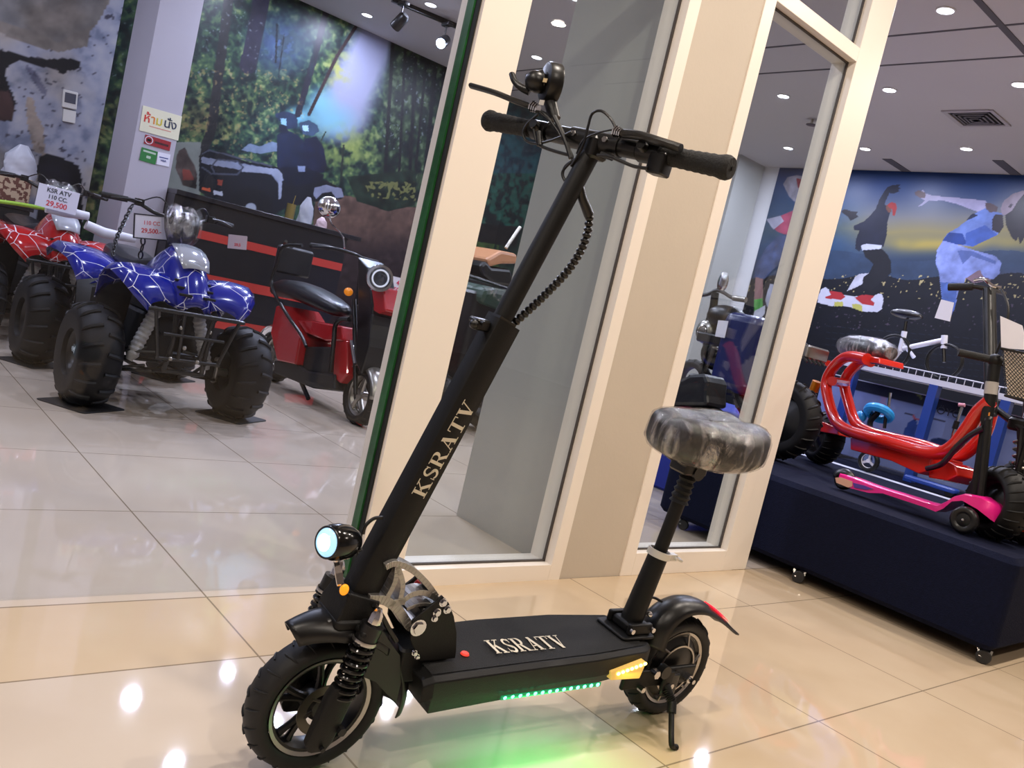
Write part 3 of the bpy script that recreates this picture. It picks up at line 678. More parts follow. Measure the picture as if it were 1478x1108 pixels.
k.strip(smoothpath(q([(735, 235), (725, 300), (690, 370)]), 4), .011, n, (0, .03, 0))
k.strip(smoothpath(q([(735, 235), (758, 310), (745, 385)]), 4), .011, n, (0, .03, 0))
k.strip(smoothpath(q([(612, 380), (680, 382), (740, 425), (785, 490), (810, 500)]), 5), .019, n, (0, .03, 0))
k.strip(smoothpath(q([(745, 395), (800, 355), (860, 350), (920, 385)]), 4), .0125, n, (0, .03, 0))
k.strip(smoothpath(q([(700, 395), (770, 385)]), 2), .014, n, (0, .03, 0))
k.strip(smoothpath(q([(775, 420), (830, 400), (880, 400)]), 3), .008, n, (0, .03, 0))
k.build('folding_claw', castm, scoot, bevel=.0015)
p = sy(605, 846, .02); MB().lathe([(0, -.012), (.009, -.012), (.0125, -.004), (.0125, .006), (.008, .013), (0, .015)], p, (0, 0, 1), 18).build('red_knob', mat('red_plastic', 'b01c1c', .3), scoot)
p = sy(615, 872, -.0); MB().rbox((p.x-.035, -.045, p.z-.03), (p.x+.03, .045, p.z+.012), .01).build('hinge_block', plast, scoot)
MB().cyl((.138, -.05, .335), (.138, .05, .335), .013).build('hinge_pin', silver, scoot)
MB().rbox((.115, -.046, .21), (.235, .046, .285), .01).build('hinge_base', matte, scoot)
# stem box
AX0 = V3((-.007, 0, .36)); AX1 = V3((.262, 0, 1.344)); AXD = (AX1-AX0).normalized(); PX = V3((AXD.z, 0, -AXD.x))
def ax(z_): return AX0+AXD*((z_-AX0.z)/AXD.z)
BT, BB = sy(751, 477, -.023), sy(571, 813, -.023); BD = (BT-BB).normalized(); BD.y = 0; BP = V3((BD.z, 0, -BD.x))
BT.y = BB.y = 0; b1 = BT-BP*.029; b0 = BB-BP*.029-BD*.085; sb = MB(); rings = []
for p in (b0, b1): rings.append([p+BP*x+V3((0, y, 0)) for x, y in ((-.029, -.021), (-.027, -.0235), (.027, -.0235), (.029, -.021), (.029, .021), (.027, .0235), (-.027, .0235), (-.029, .021))])
sb.loft(rings)
stem = sb.build('stem_box', matte, scoot, ang=60)
t = MB()
rings = [[ax(.962)+PX*x+V3((0, y, 0)) for x, y in ((-.022, -.02), (.022, -.02), (.022, .02), (-.022, .02))], [ax(.975)+PX*x+V3((0, y, 0)) for x, y in ((-.022, -.022), (.022, -.022), (.022, .022), (-.022, .022))]]
t.loft(rings); t.build('stem_collar', plast, scoot)
MB().tube([ax(.90), ax(1.36)], .0195, 28).build('steering_tube', matte, scoot)
f = MB(); p = ax(.955)+V3((-.045, 0, 0)); f.rbox((p.x-.014, -.014, p.z-.012), (p.x+.02, .014, p.z+.01), .006); f.cyl(p+V3((-.004, -.024, .004)), p+V3((-.004, .024, .004)), .005); f.ell(p+V3((-.018, -.01, -.002)), .009); f.build('clamp_lever', plast, scoot)
# bottom head block and fork crown
hb = MB(); rings = []
for z_, w_, d_ in ((.33, .036, .04), (.36, .04, .045), (.40, .037, .036)): rings.append([ax(z_)+PX*x+V3((0, y, 0)) for x, y in ((-w_, -d_), (w_, -d_), (w_, d_), (-w_, d_))])
hb.loft(rings); hb.build('head_block', matte, scoot, bevel=.003)
fork = MB(); fork.rbox((-.05, -.05, .335), (.035, .05, .36), .014); fork.rbox((-.01, -.083, .338), (.03, -.04, .352), .008); fork.rbox((-.035, .04, .355), (.01, .083, .37), .008); fork.build('fork_crown', matte, scoot, bevel=.002)
for s_ in (-1, 1):
    y = s_*.066; top = V3((.012, y, .352)) if s_ < 0 else V3((-.016, y, .385)); bot = V3((-.010, y, .212)) if s_ < 0 else V3((-.034, y, .25)); ax2 = V3((-.012, y, .12))
    st = MB(); st.cyl(top+V3((.004, 0, .008)), top-(top-bot)*.2, .0225, .0225, 24); st.tube([top-(top-bot)*.1, bot], .0115, 16)
    tb = st.build('shock_tube', plast, scoot)
    MB().tube(helix(top-(top-bot)*.2, bot, .0215, 8.2, 16), .0046, 8).build('shock_spring', glossb, tb)
    MB().lathe([(.0245, 0), (.0255, .004), (.0245, .008)], top-(top-bot)*.2, (top-bot), 24).build('silver_ring', silver, tb)
    MB().lathe([(0, .032), (.006, .03), (.0125, .018), (.0135, 0), (0, 0)], top+V3((.004, 0, .012)), (top-bot), 8).build('cap_nut', chrome, tb)
    lg = MB(); rings = []
    for k_, (z_, x_, hw, hy) in enumerate(((.235, -.012, .022, .014), (.215, -.015, .026, .017), (.16, -.026, .027, .015), (.118, -.034, .027, .012), (.10, -.034, .018, .009))):
        rings.append([(x_+hw*cx, y+hy*cy, z_) for cx, cy in ((-1, -.6), (-.7, -1), (.7, -1), (1, -.6), (1, .6), (.7, 1), (-.7, 1), (-1, .6))])
    lg.loft(rings); lo = lg.build('fork_leg', matte, scoot, ang=50)
    MB().cyl((0, y, R_), (0, y+s_*.022, R_), .009, seg=6).build('axle_nut', mat('dark_bolt', '3a3a3c', .35, metal=.8), lo)
    MB().cyl((-.03, y+s_*.01, .11), (-.03, y+s_*.02, .11), .005, seg=6).build('leg_bolt', MATS['dark_bolt'], lo)
# front fender: wide shell over the wheel plus long rear flap
def arc_shell(cx, cz, rad, a0, a1, hw, drop, n=22, lip=0.0):
    rows = []
    for i in range(n+1):
        t = math.radians(a0+(a1-a0)*i/n); f = i/n; row = []
        w_ = hw(f) if callable(hw) else hw; rr = rad(f) if callable(rad) else rad
        for j in range(11):
            u = -1+2*j/10; row.append((cx+(rr-drop*abs(u)**3)*math.cos(t), u*w_, cz+(rr-drop*abs(u)**3)*math.sin(t)))
        rows.append(row)
    return MB().grid(rows)
arc_shell(0, R_, lambda f: .222-.03*f, 124, 62, lambda f: .030+.028*min(1, f*2.5), .034).build('front_fender', plast, scoot, solid=.004)
arc_shell(-.005, R_, lambda f: .19-.01*f, 66, -6, lambda f: .05-.006*f, .03).build('fender_flap', plast, scoot, solid=.003)
pts = [sy(x, y, -.052) for x, y in zz([(640, 470), (715, 580), (745, 620), (748, 740), (728, 825), (690, 790), (640, 735), (590, 715), (600, 600)], 330, 740, 3.011)]
MB().prism(pts, (0, .004, 0)).build('fender_side', plast, scoot, smooth=False)
# headlight on its chrome bracket
hc = sy(488, 782, -.01); hd = V3((-.93, -.30, .10)).normalized()
hl = MB().lathe([(0, -.052), (.012, -.050), (.024, -.040), (.032, -.022), (.0345, 0), (.0335, .016), (.0295, .028), (.027, .030)], hc, hd, 32).build('headlight_shell', glossb, scoot)
MB().lathe([(.0285, .027), (.024, .033), (.016, .037), (.016, .034), (.024, .030), (.028, .025)], hc, hd, 28, closed=True).build('headlight_lens', mat('glowing_lens_rim', 'a8c4d8', .08, emit='8cc8f0', strength=.9), hl)
MB().lathe([(.0165, .034), (.011, .040), (0, .043)], hc, hd, 28).build('headlight_bulb', mat('lit_headlight', 'ffffff', .2, emit='e2ecff', strength=12), hl)
MB().torus(hc+hd*.029, hd, .0285, .0022, 32, 8).build('lens_ring', plast, hl)
l = bpy.data.lights.new('headlight_beam', 'SPOT'); l.energy = 6; l.color = srgb('cfe0ff'); l.spot_size = 1.6; l.shadow_soft_size = .02
lo = bpy.data.objects.new('headlight_beam', l); C.objects.link(lo); lo.location = SM @ (hc+hd*.06); lo.rotation_euler = (SM.to_3x3() @ hd).to_track_quat('-Z', 'Y').to_euler()
k = MB(); p0 = hc+V3((.004, 0, -.034)); p1 = sy(492, 845, -.04)
k.strip([p0, p0.lerp(p1, .5)+V3((0, -.004, 0)), p1], [.012, .018, .015], (0, 1, 0), (0, .004, 0)); k.tube([p1, V3((.0, -.02, .372))], .006, 10); k.ell(p0, .008)
k.build('headlight_bracket', chrome, scoot)
MB().ell(p1+V3((.002, -.012, -.002)), (.009, .007, .011)).build('amber_reflector', mat('amber_lens', 'e09020', .15, emit='ff9a20', strength=.6), scoot)
# rear fender with its tail light
rf = [sy(x, y, 0) for x, y in ((925, 925), (940, 893), (962, 872), (985, 863), (1010, 866), (1032, 882), (1052, 904))]
lw = [sy(x, y, 0) for x, y in ((950, 968), (962, 938), (975, 920), (993, 908), (1012, 904), (1032, 903), (1051, 906))]
cen = smoothpath(rf, 5); rows = []
N_ = len(cen)
for i, p in enumerate(cen):
    f = i/(N_-1); w_ = .052-.012*f; row = []; t = (cen[min(i+1, N_-1)]-cen[max(i-1, 0)]).normalized(); nn = V3((t.z, 0, -t.x)); dr = .035*(1-f)**.6+.004
    for j in range(11):
        u = -1+2*j/10; row.append(p+nn*(dr*abs(u)**2.5)+V3((0, u*w_, 0)))
    rows.append(row)
rfo = MB().grid(rows).build('rear_fender', plast, scoot, solid=.004)
tl = MB(); i0 = int(N_*.74)
rows = []
for p, t_ in zip(cen[i0:-3], range(99)):
    rows.append([p+V3((.0, -.026, .0015)), p+V3((0, -.020, .005)), p+V3((0, .004, .005)), p+V3((0, .010, .0015))])
tl.grid(rows); tl.build('tail_light', mat('lit_tail_light', 'c01018', .3, emit='ff2030', strength=2.2), rfo)
fb = MB(); fb.tube(smoothpath([sy(925, 875, .0), sy(940, 862, 0), sy(955, 868, 0)], 5), .0035, 8); fb.build('rear_cable', plast, scoot)
# seat post
sp0 = V3((.812, 0, .27)); sp1 = V3((.838, 0, .48)); sp2 = V3((.848, 0, .62)); sp3 = V3((.852, 0, .70))
MB().tube([sp0, sp1], [.029, .0255], 28).build('seat_tube', matte, scoot)
MB().tube([sp1, sp2], .0175, 24).build('seat_post', matte, scoot)
bl = [];
for i in range(11):
    t = i/10; bl.append((.0255 if i % 2 == 0 else .020)-.004*t)
MB().tube([sp2.lerp(sp3, i/10) for i in range(11)], bl, 24).build('seat_bellows', gripm, scoot)
cl = MB().lathe([(.0265, -.009), (.031, -.009), (.031, .009), (.0265, .009)], sp1, (sp1-sp0), 28, closed=True); cl.box((.86, -.022, .468), (.885, -.006, .484)); cl.cyl((.876, -.03, .476), (.876, .0, .476), .0045)
cl.tube([(.876, -.026, .476), (.895, -.03, .472), (.905, -.01, .470)], .004, 8); cl.build('seat_clamp', mat('pale_clamp', 'd8d4cc', .35, metal=.3), scoot)
bp = MB(); bp.rbox((.745, -.055, .268), (.862, .055, .276), .012); bp.rbox((.77, -.045, .276), (.85, -.03, .305), .006); bp.rbox((.77, .03, .276), (.85, .045, .305), .006); bp.rbox((.775, -.032, .276), (.85, .032, .30), .01); bp.build('seat_mount', matte, scoot, bevel=.0015)
for x, y in ((.772, -.046), (.846, -.046)): MB().cyl((x, y, .292), (x, y-.008, .292), .0065, seg=12).build('mount_bolt', chrome, scoot)
MB().ell((.84, -.03, .325), .008).build('mount_bolt', chrome, scoot)
# saddle: rounded wide body under crinkled clear wrap
scn = sy(1018, 634, 0); scn = V3((.868, 0, scn.z-.005))
def saddle_ring(u, grow=0.0, jit=None):
    pass
def saddle(grow, name, m, par, crinkle=0):
    nu, nv = (44, 26); vs = []; rows = []
    for i in range(nv+1):
        ph = PI*i/nv; row = []
        for k_ in range(nu):
            th = 2*PI*k_/nu; c_, s_ = math.cos(th), math.sin(th)
            ex_ = math.copysign(abs(c_)**.82, c_); ey_ = math.copysign(abs(s_)**.82, s_)
            r = max(0., math.sin(ph))**.55; x = ex_*r*.160; y = ey_*r*(.126+.018*c_)          # wider to the rear
            z_ = math.copysign(abs(math.cos(ph))**.7, math.cos(ph))*(.062)
            z_ += .014*(x/.15)**2*(1 if z_ > 0 else 0) - .012*math.exp(-(y/.03)**2)*(1 if z_ > 0 else 0) + .016*max(0, x/.15)
            if z_ < -.02: z_ *= .9
            p = V3((x, y, z_)); p += p.normalized()*grow if p.length else p
            if crinkle:
                n1 = math.sin(th*23+ph*5)*math.sin(ph*9+th*3)+.6*math.sin(th*41-ph*13); p += p.normalized()*(crinkle*n1)
            row.append(p+scn)
        rows.append(row+[row[0]])
    return MB().grid(rows).build(name, m, par, ang=80)
sd = saddle(0, 'saddle', mat('black_saddle_vinyl', '0e0e0f', .45), scoot)
def wrap_material():
    m = bpy.data.materials.new('clear_wrap'); m.use_nodes = True; nt = m.node_tree; N = nt.nodes; L = nt.links; N.remove(N['Principled BSDF'])
    tc = N.new('ShaderNodeTexCoord'); v = N.new('ShaderNodeTexNoise'); v.inputs['Scale'].default_value = 22; v.inputs['Detail'].default_value = 5; v.inputs['Distortion'].default_value = 1.6; v.inputs['Roughness'].default_value = .65
    mp = N.new('ShaderNodeMapping'); mp.inputs['Scale'].default_value = (1, 1, .35); L.new(tc.outputs['Object'], mp.inputs['Vector']); L.new(mp.outputs[0], v.inputs['Vector'])
    bp = N.new('ShaderNodeBump'); bp.inputs['Strength'].default_value = 1.0; bp.inputs['Distance'].default_value = .02; L.new(v.outputs['Fac'], bp.inputs['Height'])
    g = N.new('ShaderNodeBsdfGlossy'); g.inputs['Roughness'].default_value = .09; L.new(bp.outputs['Normal'], g.inputs['Normal'])
    d = N.new('ShaderNodeBsdfDiffuse'); d.inputs['Color'].default_value = (*srgb('a09890'), 1); L.new(bp.outputs['Normal'], d.inputs['Normal'])
    t = N.new('ShaderNodeBsdfTransparent'); t.inputs['Color'].default_value = (.97, .97, .97, 1)
    m1 = N.new('ShaderNodeMixShader'); m1.inputs['Fac'].default_value = .86; L.new(d.outputs[0], m1.inputs[1]); L.new(g.outputs[0], m1.inputs[2])
    m2 = N.new('ShaderNodeMixShader'); n3_ = N.new('ShaderNodeTexNoise'); n3_.inputs['Scale'].default_value = 14; n3_.inputs['Detail'].default_value = 6; n3_.inputs['Distortion'].default_value = 2.2; L.new(mp.outputs[0], n3_.inputs['Vector'])
    mr = N.new('ShaderNodeMapRange'); mr.inputs['From Min'].default_value = .46; mr.inputs['From Max'].default_value = .62; mr.inputs['To Min'].default_value = .10; mr.inputs['To Max'].default_value = .55; L.new(n3_.outputs['Fac'], mr.inputs['Value']); L.new(mr.outputs['Result'], m2.inputs['Fac']); L.new(t.outputs[0], m2.inputs[1]); L.new(m1.outputs[0], m2.inputs[2]); L.new(m2.outputs[0], N['Material Output'].inputs['Surface'])
    return m
wrapm = wrap_material()
saddle(.004, 'plastic_wrap', wrapm, sd, .0018)
u = MB(); u.rbox((.80, -.03, scn.z-.085), (.885, .03, scn.z-.045), .01); u.cyl((.85, -.034, scn.z-.075), (.85, .034, scn.z-.075), .02)
for s_ in (-1, 1): u.tube(smoothpath([(.77, s_*.02, scn.z-.05), (.81, s_*.022, scn.z-.062), (.90, s_*.022, scn.z-.062), (.96, s_*.05, scn.z-.05)], 4), .0045, 8)
u.build('saddle_clamp', plast, scoot)
# kickstand
foot = sy(966, 1081, -.155); ktop = V3((.955, -.058, .165)); kj = sy(970, 1012, -.09)
k = MB(); k.rbox((.935, -.068, .12), (.972, -.056, .175), .005); k.tube([ktop-V3((0, .004, .03)), kj], .0105, 12); k.tube([kj, kj.lerp(foot, .25)], .0125, 12); k.tube(smoothpath([kj.lerp(foot, .2), foot+V3((-.002, .0, .022)), foot+V3((.01, -.002, .008)), foot+V3((.022, -.004, .006))], 4), .0075, 12)
kk = k.build('kickstand', matte, scoot)
MB().tube(helix(ktop-V3((0, .006, .04)), kj, .0115, 7, 10), .002, 6).build('kickstand_spring', mat('dark_spring', '2a2a2c', .3, metal=.8), kk)
# green strip and amber side light
p0 = sy(728, 1006, -.108); p1 = sy(862, 987, -.1075); g = MB()
for i in range(14): p = p0.lerp(p1, i/13); g.ell((p.x, -.109, p.z), (.0055, .003, .0045), seg=10, rings=6)
st = MB(); st.strip([(p0.x-.01, -.1105, p0.z), (p1.x+.01, -.1095, p1.z)], .009, (0, 1, 0), (0, .003, 0)); so = st.build('light_strip', mat('green_strip_backing', '0c5034', .3, emit='00c070', strength=.35), scoot, smooth=False)
g.build('green_leds', mat('lit_green_led', '40ffb0', .3, emit='50ffb0', strength=7), so)
def strip_light(name, a, b, w_, e, col, d):
    l = bpy.data.lights.new(name, 'AREA'); l.shape = 'RECTANGLE'; l.size = (a-b).length; l.size_y = w_; l.energy = e; l.color = srgb(col)
    o = bpy.data.objects.new(name, l); C.objects.link(o); xx = (b-a).normalized(); zz_ = -V3(d).normalized(); yy = zz_.cross(xx).normalized(); xx = yy.cross(zz_)
    o.matrix_world = SM @ Matrix(((xx.x, yy.x, zz_.x, (a.x+b.x)/2), (xx.y, yy.y, zz_.y, (a.y+b.y)/2), (xx.z, yy.z, zz_.z, (a.z+b.z)/2), (0, 0, 0, 1)))
strip_light('green_strip_glow', V3((p0.x, -.116, p0.z)), V3((p1.x, -.116, p1.z)), .01, .6, '20ff80', (0, -.35, -1))
z3 = lambda pts: [sy(600+x/3.079, 780+y/3.079, -.100) for x, y in pts]
body = z3([(858, 575), (1015, 530), (1005, 560), (985, 605), (858, 613)]); 
am = MB().prism([p+V3((0, -.008, 0)) for p in body], (0, .02, 0)).build('side_lamp', mat('amber_clear_lens', 'c8a860', .12, emit='ffc860', strength=.3), scoot, smooth=False, bevel=.002)
g = MB(); a_, b_ = z3([(890, 582)])[0], z3([(1008, 538)])[0]
for i in range(7): p = a_.lerp(b_, i/6); g.ell((p.x, -.1095, p.z), (.006, .003, .0045), seg=10, rings=6)
g.build('amber_leds', mat('lit_amber_led', 'ffe080', .3, emit='ffd860', strength=6), am)
strip_light('side_lamp_glow', a_+V3((0, -.016, 0)), b_+V3((0, -.016, 0)), .01, .2, 'ffc840', (0, -.8, -.6))
p = sz(671, 943, .2615); MB().lathe([(0, .004), (.008, .0035), (.01, 0)], (p.x, p.y, .2605), (0, 0, 1), 20).build('red_button', mat('red_button', 'd8483c', .35, emit='ff4030', strength=.4), scoot)
# ---- serif lettering, drawn as outlines
def serif(word, h):
    """outlines of serif capitals, height h; returns list of polygons and width"""
    G = {}
    def bar(x0, y0, x1, y1): return [(x0, y0), (x1, y0), (x1, y1), (x0, y1)]
    def dg(x0, y0, x1, y1, w): return [(x0-w/2, y0), (x0+w/2, y0), (x1+w/2, y1), (x1-w/2, y1)]
    def arc(cx, cy, rx, ry, a0, a1, t0, t1, n=14):
        o, i_ = [], []
        for k in range(n+1):
            a = math.radians(a0+(a1-a0)*k/n); f = k/n; t = t0+(t1-t0)*math.sin(PI*f) ; o.append((cx+(rx+t/2)*math.cos(a), cy+(ry+t/2)*math.sin(a))); i_.append((cx+(rx-t/2)*math.cos(a), cy+(ry-t/2)*math.sin(a)))
        return [[o[k], o[k+1], i_[k+1], i_[k]] for k in range(n)]
    s = .05
    G['K'] = ([bar(.1, 0, .27, 1), bar(0, 0, .38, s), bar(0, 1-s, .38, 1), dg(.28, .42, .70, .97, .07), bar(.52, 1-s, .86, 1), dg(.74, .03, .40, .60, .19), bar(.52, 0, .92, s)], .95)
    G['R'] = ([bar(.1, 0, .27, 1), bar(0, 0, .38, s), bar(0, 1-s, .45, 1), bar(.27, .95, .45, 1), bar(.27, .48, .45, .53), dg(.70, .03, .42, .52, .18), bar(.58, 0, .9, s)]+arc(.43, .742, .21, .232, -90, 90, .05, .17), .92)
    G['A'] = ([dg(.13, 0, .42, .95, .055), dg(.68, 0, .42, 1, .2), bar(.2, .3, .58, .36), bar(0, 0, .27, s), bar(.48, 0, .88, s)], .9)
    G['T'] = ([bar(.32, 0, .50, 1), bar(.0, .945, .82, 1), bar(.2, 0, .62, s), [(0, 1), (.06, 1), (.04, .75), (0, .75)], [(.82, 1), (.76, 1), (.78, .75), (.82, .75)]], .86)
    G['V'] = ([dg(.44, 0, .19, 1, .2), dg(.46, .03, .74, 1, .055), bar(0, 1-s, .38, 1), bar(.58, 1-s, .88, 1)], .9)
    G['S'] = (arc(.34, .74, .20, .225, 30, 270, .05, .13)+arc(.34, .26, .22, .235, 90, -150, .05, .15)+[[(.52, .98), (.57, .98), (.57, .70), (.54, .70)], [(.07, .02), (.12, .02), (.10, .32), (.07, .32)], [(.2, .68), (.3, .58), (.5, .46), (.6, .3), (.45, .3), (.36, .40), (.22, .5), (.14, .6)]], .68)
    out = []; x = 0
    for ch in word:
        P, w_ = G[ch]
        for p in P: out.append([((x+a)*h, b*h) for a, b in p])
        x += w_+.03
    return out, x*h
def lettering(word, h, M, name, par, length=None):
    P, w_ = serif(word, h); k_ = (length/w_) if length else 1; mb = MB()
    for p in P: mb.prism([M @ V3((a*k_, b, 0)) for a, b in p], (M.to_3x3() @ V3((0, 0, .0005))))
    return mb.build(name, letter, par, smooth=False)
# text up the stem: baseline on the right-hand edge side, reading upward
kb = sy(622, 722, -.0315); 
ktb = sy(690, 603, -.0315); ktt = sy(668, 575, -.0315); kbt = sy(593, 712, -.0315)
bx = AXD; by = -PX
o_, oe, oh = sy(611.5, 719.5, -.0238), sy(686, 588, -.0238), sy(592.5, 714.5, -.0238)
lettering('KSRATV', (oh-o_).length, frame(o_, oe-o_, oh-o_), 'brand_lettering', stem, (oe-o_).length*1.03)
# text on the deck
l0 = sz(717, 943, .2685); l1 = sz(820, 934, .2685); t0 = sz(711, 925, .2685)
lettering('KSRATV', (t0-l0).length*1.0, frame(l0, l1-l0, t0-l0), 'deck_lettering', scoot, (l1-l0).length*1.04)
# ---- handlebar group (turned a little): B0 the clamp, BU along the bar towards the near grip
B0 = V3((.262, 0, 1.352)); th = .30
BU = V3((math.sin(th), -math.cos(th), -.01)).normalized(); BN = V3((math.cos(th), math.sin(th), 0))
def sb_(x, y, off=0.0):  # photo pixel on the upright plane through the bar, shifted off along BN
    return sh(x, y, B0+BN*off, BN)
bar = MB(); bar.tube([B0-BU*.25, B0+BU*.25], .0125, 20)
bar.build('handlebar', matte, scoot)
m = MB(); m.tube([B0-BU*.055, B0+BU*.06], .0215, 20); m.rbox((B0.x-.024, -.024, 1.318), (B0.x+.024, .024, 1.36), .01); m.tube([B0-BU*.11, B0-BU*.055], [.018, .0185], 20); m.tube([B0+BU*.06, B0+BU*.10], .0185, 20)
m.build('bar_clamp', plast, scoot)
for d in (-.045, .03):
    p = B0+BU*d+BN*-.0215+V3((0, -.004, .004)); MB().cyl(p, p-BN*.003, .006, seg=6).build('clamp_bolt', silver, scoot)
def grip(a, b_, nm):
    n = 18; pts = [a.lerp(b_, i/n) for i in range(n+1)]; rs = [.0165+.0035*(i/n)+(.0012 if i % 2 else 0) for i in range(n+1)]; rs[0] = .0175; rs[-1] = .019; rs[-2] = .0225; rs[-3] = .0225
    return MB().tube(pts, rs, 24).build(nm, gripm, scoot, ang=50)
grip(B0+BU*.155, B0+BU*.292, 'grip'); grip(B0-BU*.165, B0-BU*.285, 'grip')
pe = B0+BU*.2935; MB().cyl(pe-BU*.001, pe+BU*.001, .004, seg=12).build('grip_end_hole', mat('deep_black', '020202', .9), scoot)
def blade(pts, ws, th_, nm, nrm=(0, 0, 1)):
    P = smoothpath(pts, 5); k = len(P); mb = MB(); rings = []
    for i, p in enumerate(P):
        t = (P[min(i+1, k-1)]-P[max(i-1, 0)]).normalized(); s_ = t.cross(V3(nrm)).normalized(); u_ = s_.cross(t); f = i/(k-1)*(len(ws)-1); j = min(int(f), len(ws)-2); w_ = ws[j]+(ws[j+1]-ws[j])*(f-j)
        rings.append([p+s_*(w_*math.cos(a))+u_*(th_*math.sin(a)) for a in [2*PI*q_/12 for q_ in range(12)]])
    mb.loft(rings); return mb.build(nm, plast, scoot)
# brake levers in front of the bar
blade([sb_(778, 157, -.02), sb_(745, 146, -.035), sb_(715, 134, -.05), sb_(681, 124, -.055)], [.012, .015, .011, .012], .006, 'brake_lever')
blade([sb_(893, 192, -.03), sb_(925, 196, -.035), sb_(955, 205, -.035), sb_(983, 214, -.03)], [.016, .020, .017, .013], .008, 'brake_lever')
for d, s_ in ((-.135, -1), (.12, 1)):
    k = MB(); p = B0+BU*d; k.tube([p-BU*.018, p+BU*.018], .020, 20); k.tube([p-BN*.005, p-BN*.035+V3((0, 0, .006))], [.011, .009], 12)
    k.build('lever_clamp', plast, scoot)
for a_, c_ in (((768, 153), (778, 158)), ((888, 189), (898, 193))):
    k = MB(); p = sb_(*a_, -.045); q_ = sb_(*c_, -.045)
    for j in range(4): k.tube([p.lerp(q_, j/4), p.lerp(q_, (j+.6)/4)], .0115-.001*j, 8)
    k.build('cable_adjuster', chrome, scoot)
# switch box hanging under the near side
c0 = sb_(953, 238, .0)
MB().rbox((-.018, -.022, -.02), (.018, .018, .02), .006, M=frame(c0, BU, BN)).build('switch_box', plast, scoot)
k = MB(); k.tube([B0+BU*.105, B0+BU*.15], .0215, 18); k.build('switch_clamp', plast, scoot)
# throttle with its round display
dc = sb_(795, 120, .0); dn = V3((.93, -.33, .10)).normalized()
dd = MB().lathe([(0, -.016), (.034, -.016), (.0395, -.013), (.041, -.008), (.041, .012), (.039, .015), (.035, .015), (.033, .011), (0, .011)], dc, dn, 40).build('display_housing', plast, scoot)
MB().lathe([(.033, .0118), (0, .0118)], dc, dn, 36).build('display_glass', mat('dark_display_glass', '0c0c10', .05, coat=1), dd)
k = MB(); k.ell(dc-dn*.028+V3((0, 0, -.004)), (.028, .022, .022)); k.tube([dc-dn*.02, dc-dn*.05+V3((0, 0, -.006))], [.022, .014], 16)
k.tube([sb_(792, 140), sb_(801, 172)], [.014, .012], 12); k.build('throttle_body', plast, scoot)
blade([sb_(765, 132, -.02), sb_(752, 126, -.028), sb_(743, 117, -.03), sb_(739, 107, -.026)], [.009, .008, .008, .007], .006, 'throttle_paddle', nrm=(0, 1, 0))
MB().box((-.006, -.005, 0), (.006, .005, .001), M=frame(sb_(782, 148, -.03), BU, (0, 0, 1))).build('white_sticker', mat('white_sticker', 'd8d4cc', .5), scoot)
MB().box((-.005, -.004, 0), (.005, .004, .001), M=frame(sb_(787, 116, -.032), BU, (0, 0, 1))).build('gold_sticker', mat('gold_sticker', 'd8c49a', .3), scoot)
# cables
def cable(pts, nm='cable', r=.0028, off=-.03): return MB().tube(smoothpath([sb_(*p[:2], p[2] if len(p) > 2 else off) for p in pts], 7), r, 8).build(nm, plast, scoot)
cable([(778, 158), (795, 175), (812, 200), (825, 222), (826, 232)])
cable([(890, 188), (882, 172), (868, 160), (855, 164), (849, 182), (843, 205), (833, 226), (824, 240)])
cable([(777, 165), (762, 178), (755, 192), (760, 203), (775, 207), (800, 201), (825, 190)])
cable([(770, 182), (773, 198), (780, 210), (800, 218), (822, 224)], r=.0034)
cable([(935, 243), (915, 240), (895, 232), (880, 226), (862, 224)], r=.0034)
cable([(884, 187), (862, 192), (842, 202), (832, 222)], r=.0018)
cable([(832, 228), (816, 240), (813, 255), (822, 266)])
cable([(826, 232), (812, 248), (816, 262), (826, 270)])
cable([(800, 168), (815, 200), (824, 228)], r=.005)
for a_, b_ in ((sb_(868, 222, -.02), sb_(884, 228, -.02)), (sb_(777, 190, -.03), sb_(779, 210, -.03))): MB().tube([a_, b_], .006, 10).build('cable_joint', plast, scoot)
# sleeve and ribbed loom down the back of the stem
sl = [sy(x, y, -.01) for x, y in ((836, 262), (840, 285), (850, 310))]
MB().tube(sl, [.007, .009, .0105], 14).build('cable_sleeve', plast, scoot)
pts = smoothpath([sy(x, y, -.01) for x, y in ((851, 310), (848, 335), (838, 362), (820, 390), (795, 417), (768, 443), (742, 466))], 12)
L_ = [0]
for a_, b_ in zip(pts, pts[1:]): L_.append(L_[-1]+(b_-a_).length)
nb = 24; res = []; rs = []
for i in range(nb*6+1):
    s_ = L_[-1]*i/(nb*6); j = max(0, min(len(L_)-2, next((q_ for q_ in range(len(L_)-1) if L_[q_+1] >= s_), len(L_)-2))); f = (s_-L_[j])/max(1e-9, L_[j+1]-L_[j])
    res.append(pts[j].lerp(pts[j+1], f)); rs.append(.0055+.0038*abs(math.sin(PI*i/6)))
MB().tube(res, rs, 12).build('ribbed_cable_loom', mat('spiral_loom', '100f0e', .3), scoot, ang=60)
hcable = [sy(524, 770, -.02), sy(528, 758, -.02), sy(540, 748, -.02), sy(553, 747, -.03)]
MB().tube(smoothpath(hcable, 6), .0035, 8).build('lamp_cable', plast, scoot)
MB().tube(smoothpath([sy(497, 806, -.02), sy(510, 798, -.02), sy(522, 792, -.03)], 6), .0035, 8).build('lamp_cable', plast, scoot)
MB().tube(smoothpath([sy(x, y, -.045) for x, y in ((540, 873), (552, 890), (560, 905), (572, 925))], 6), .005, 8).build('brake_hose', plast, scoot)
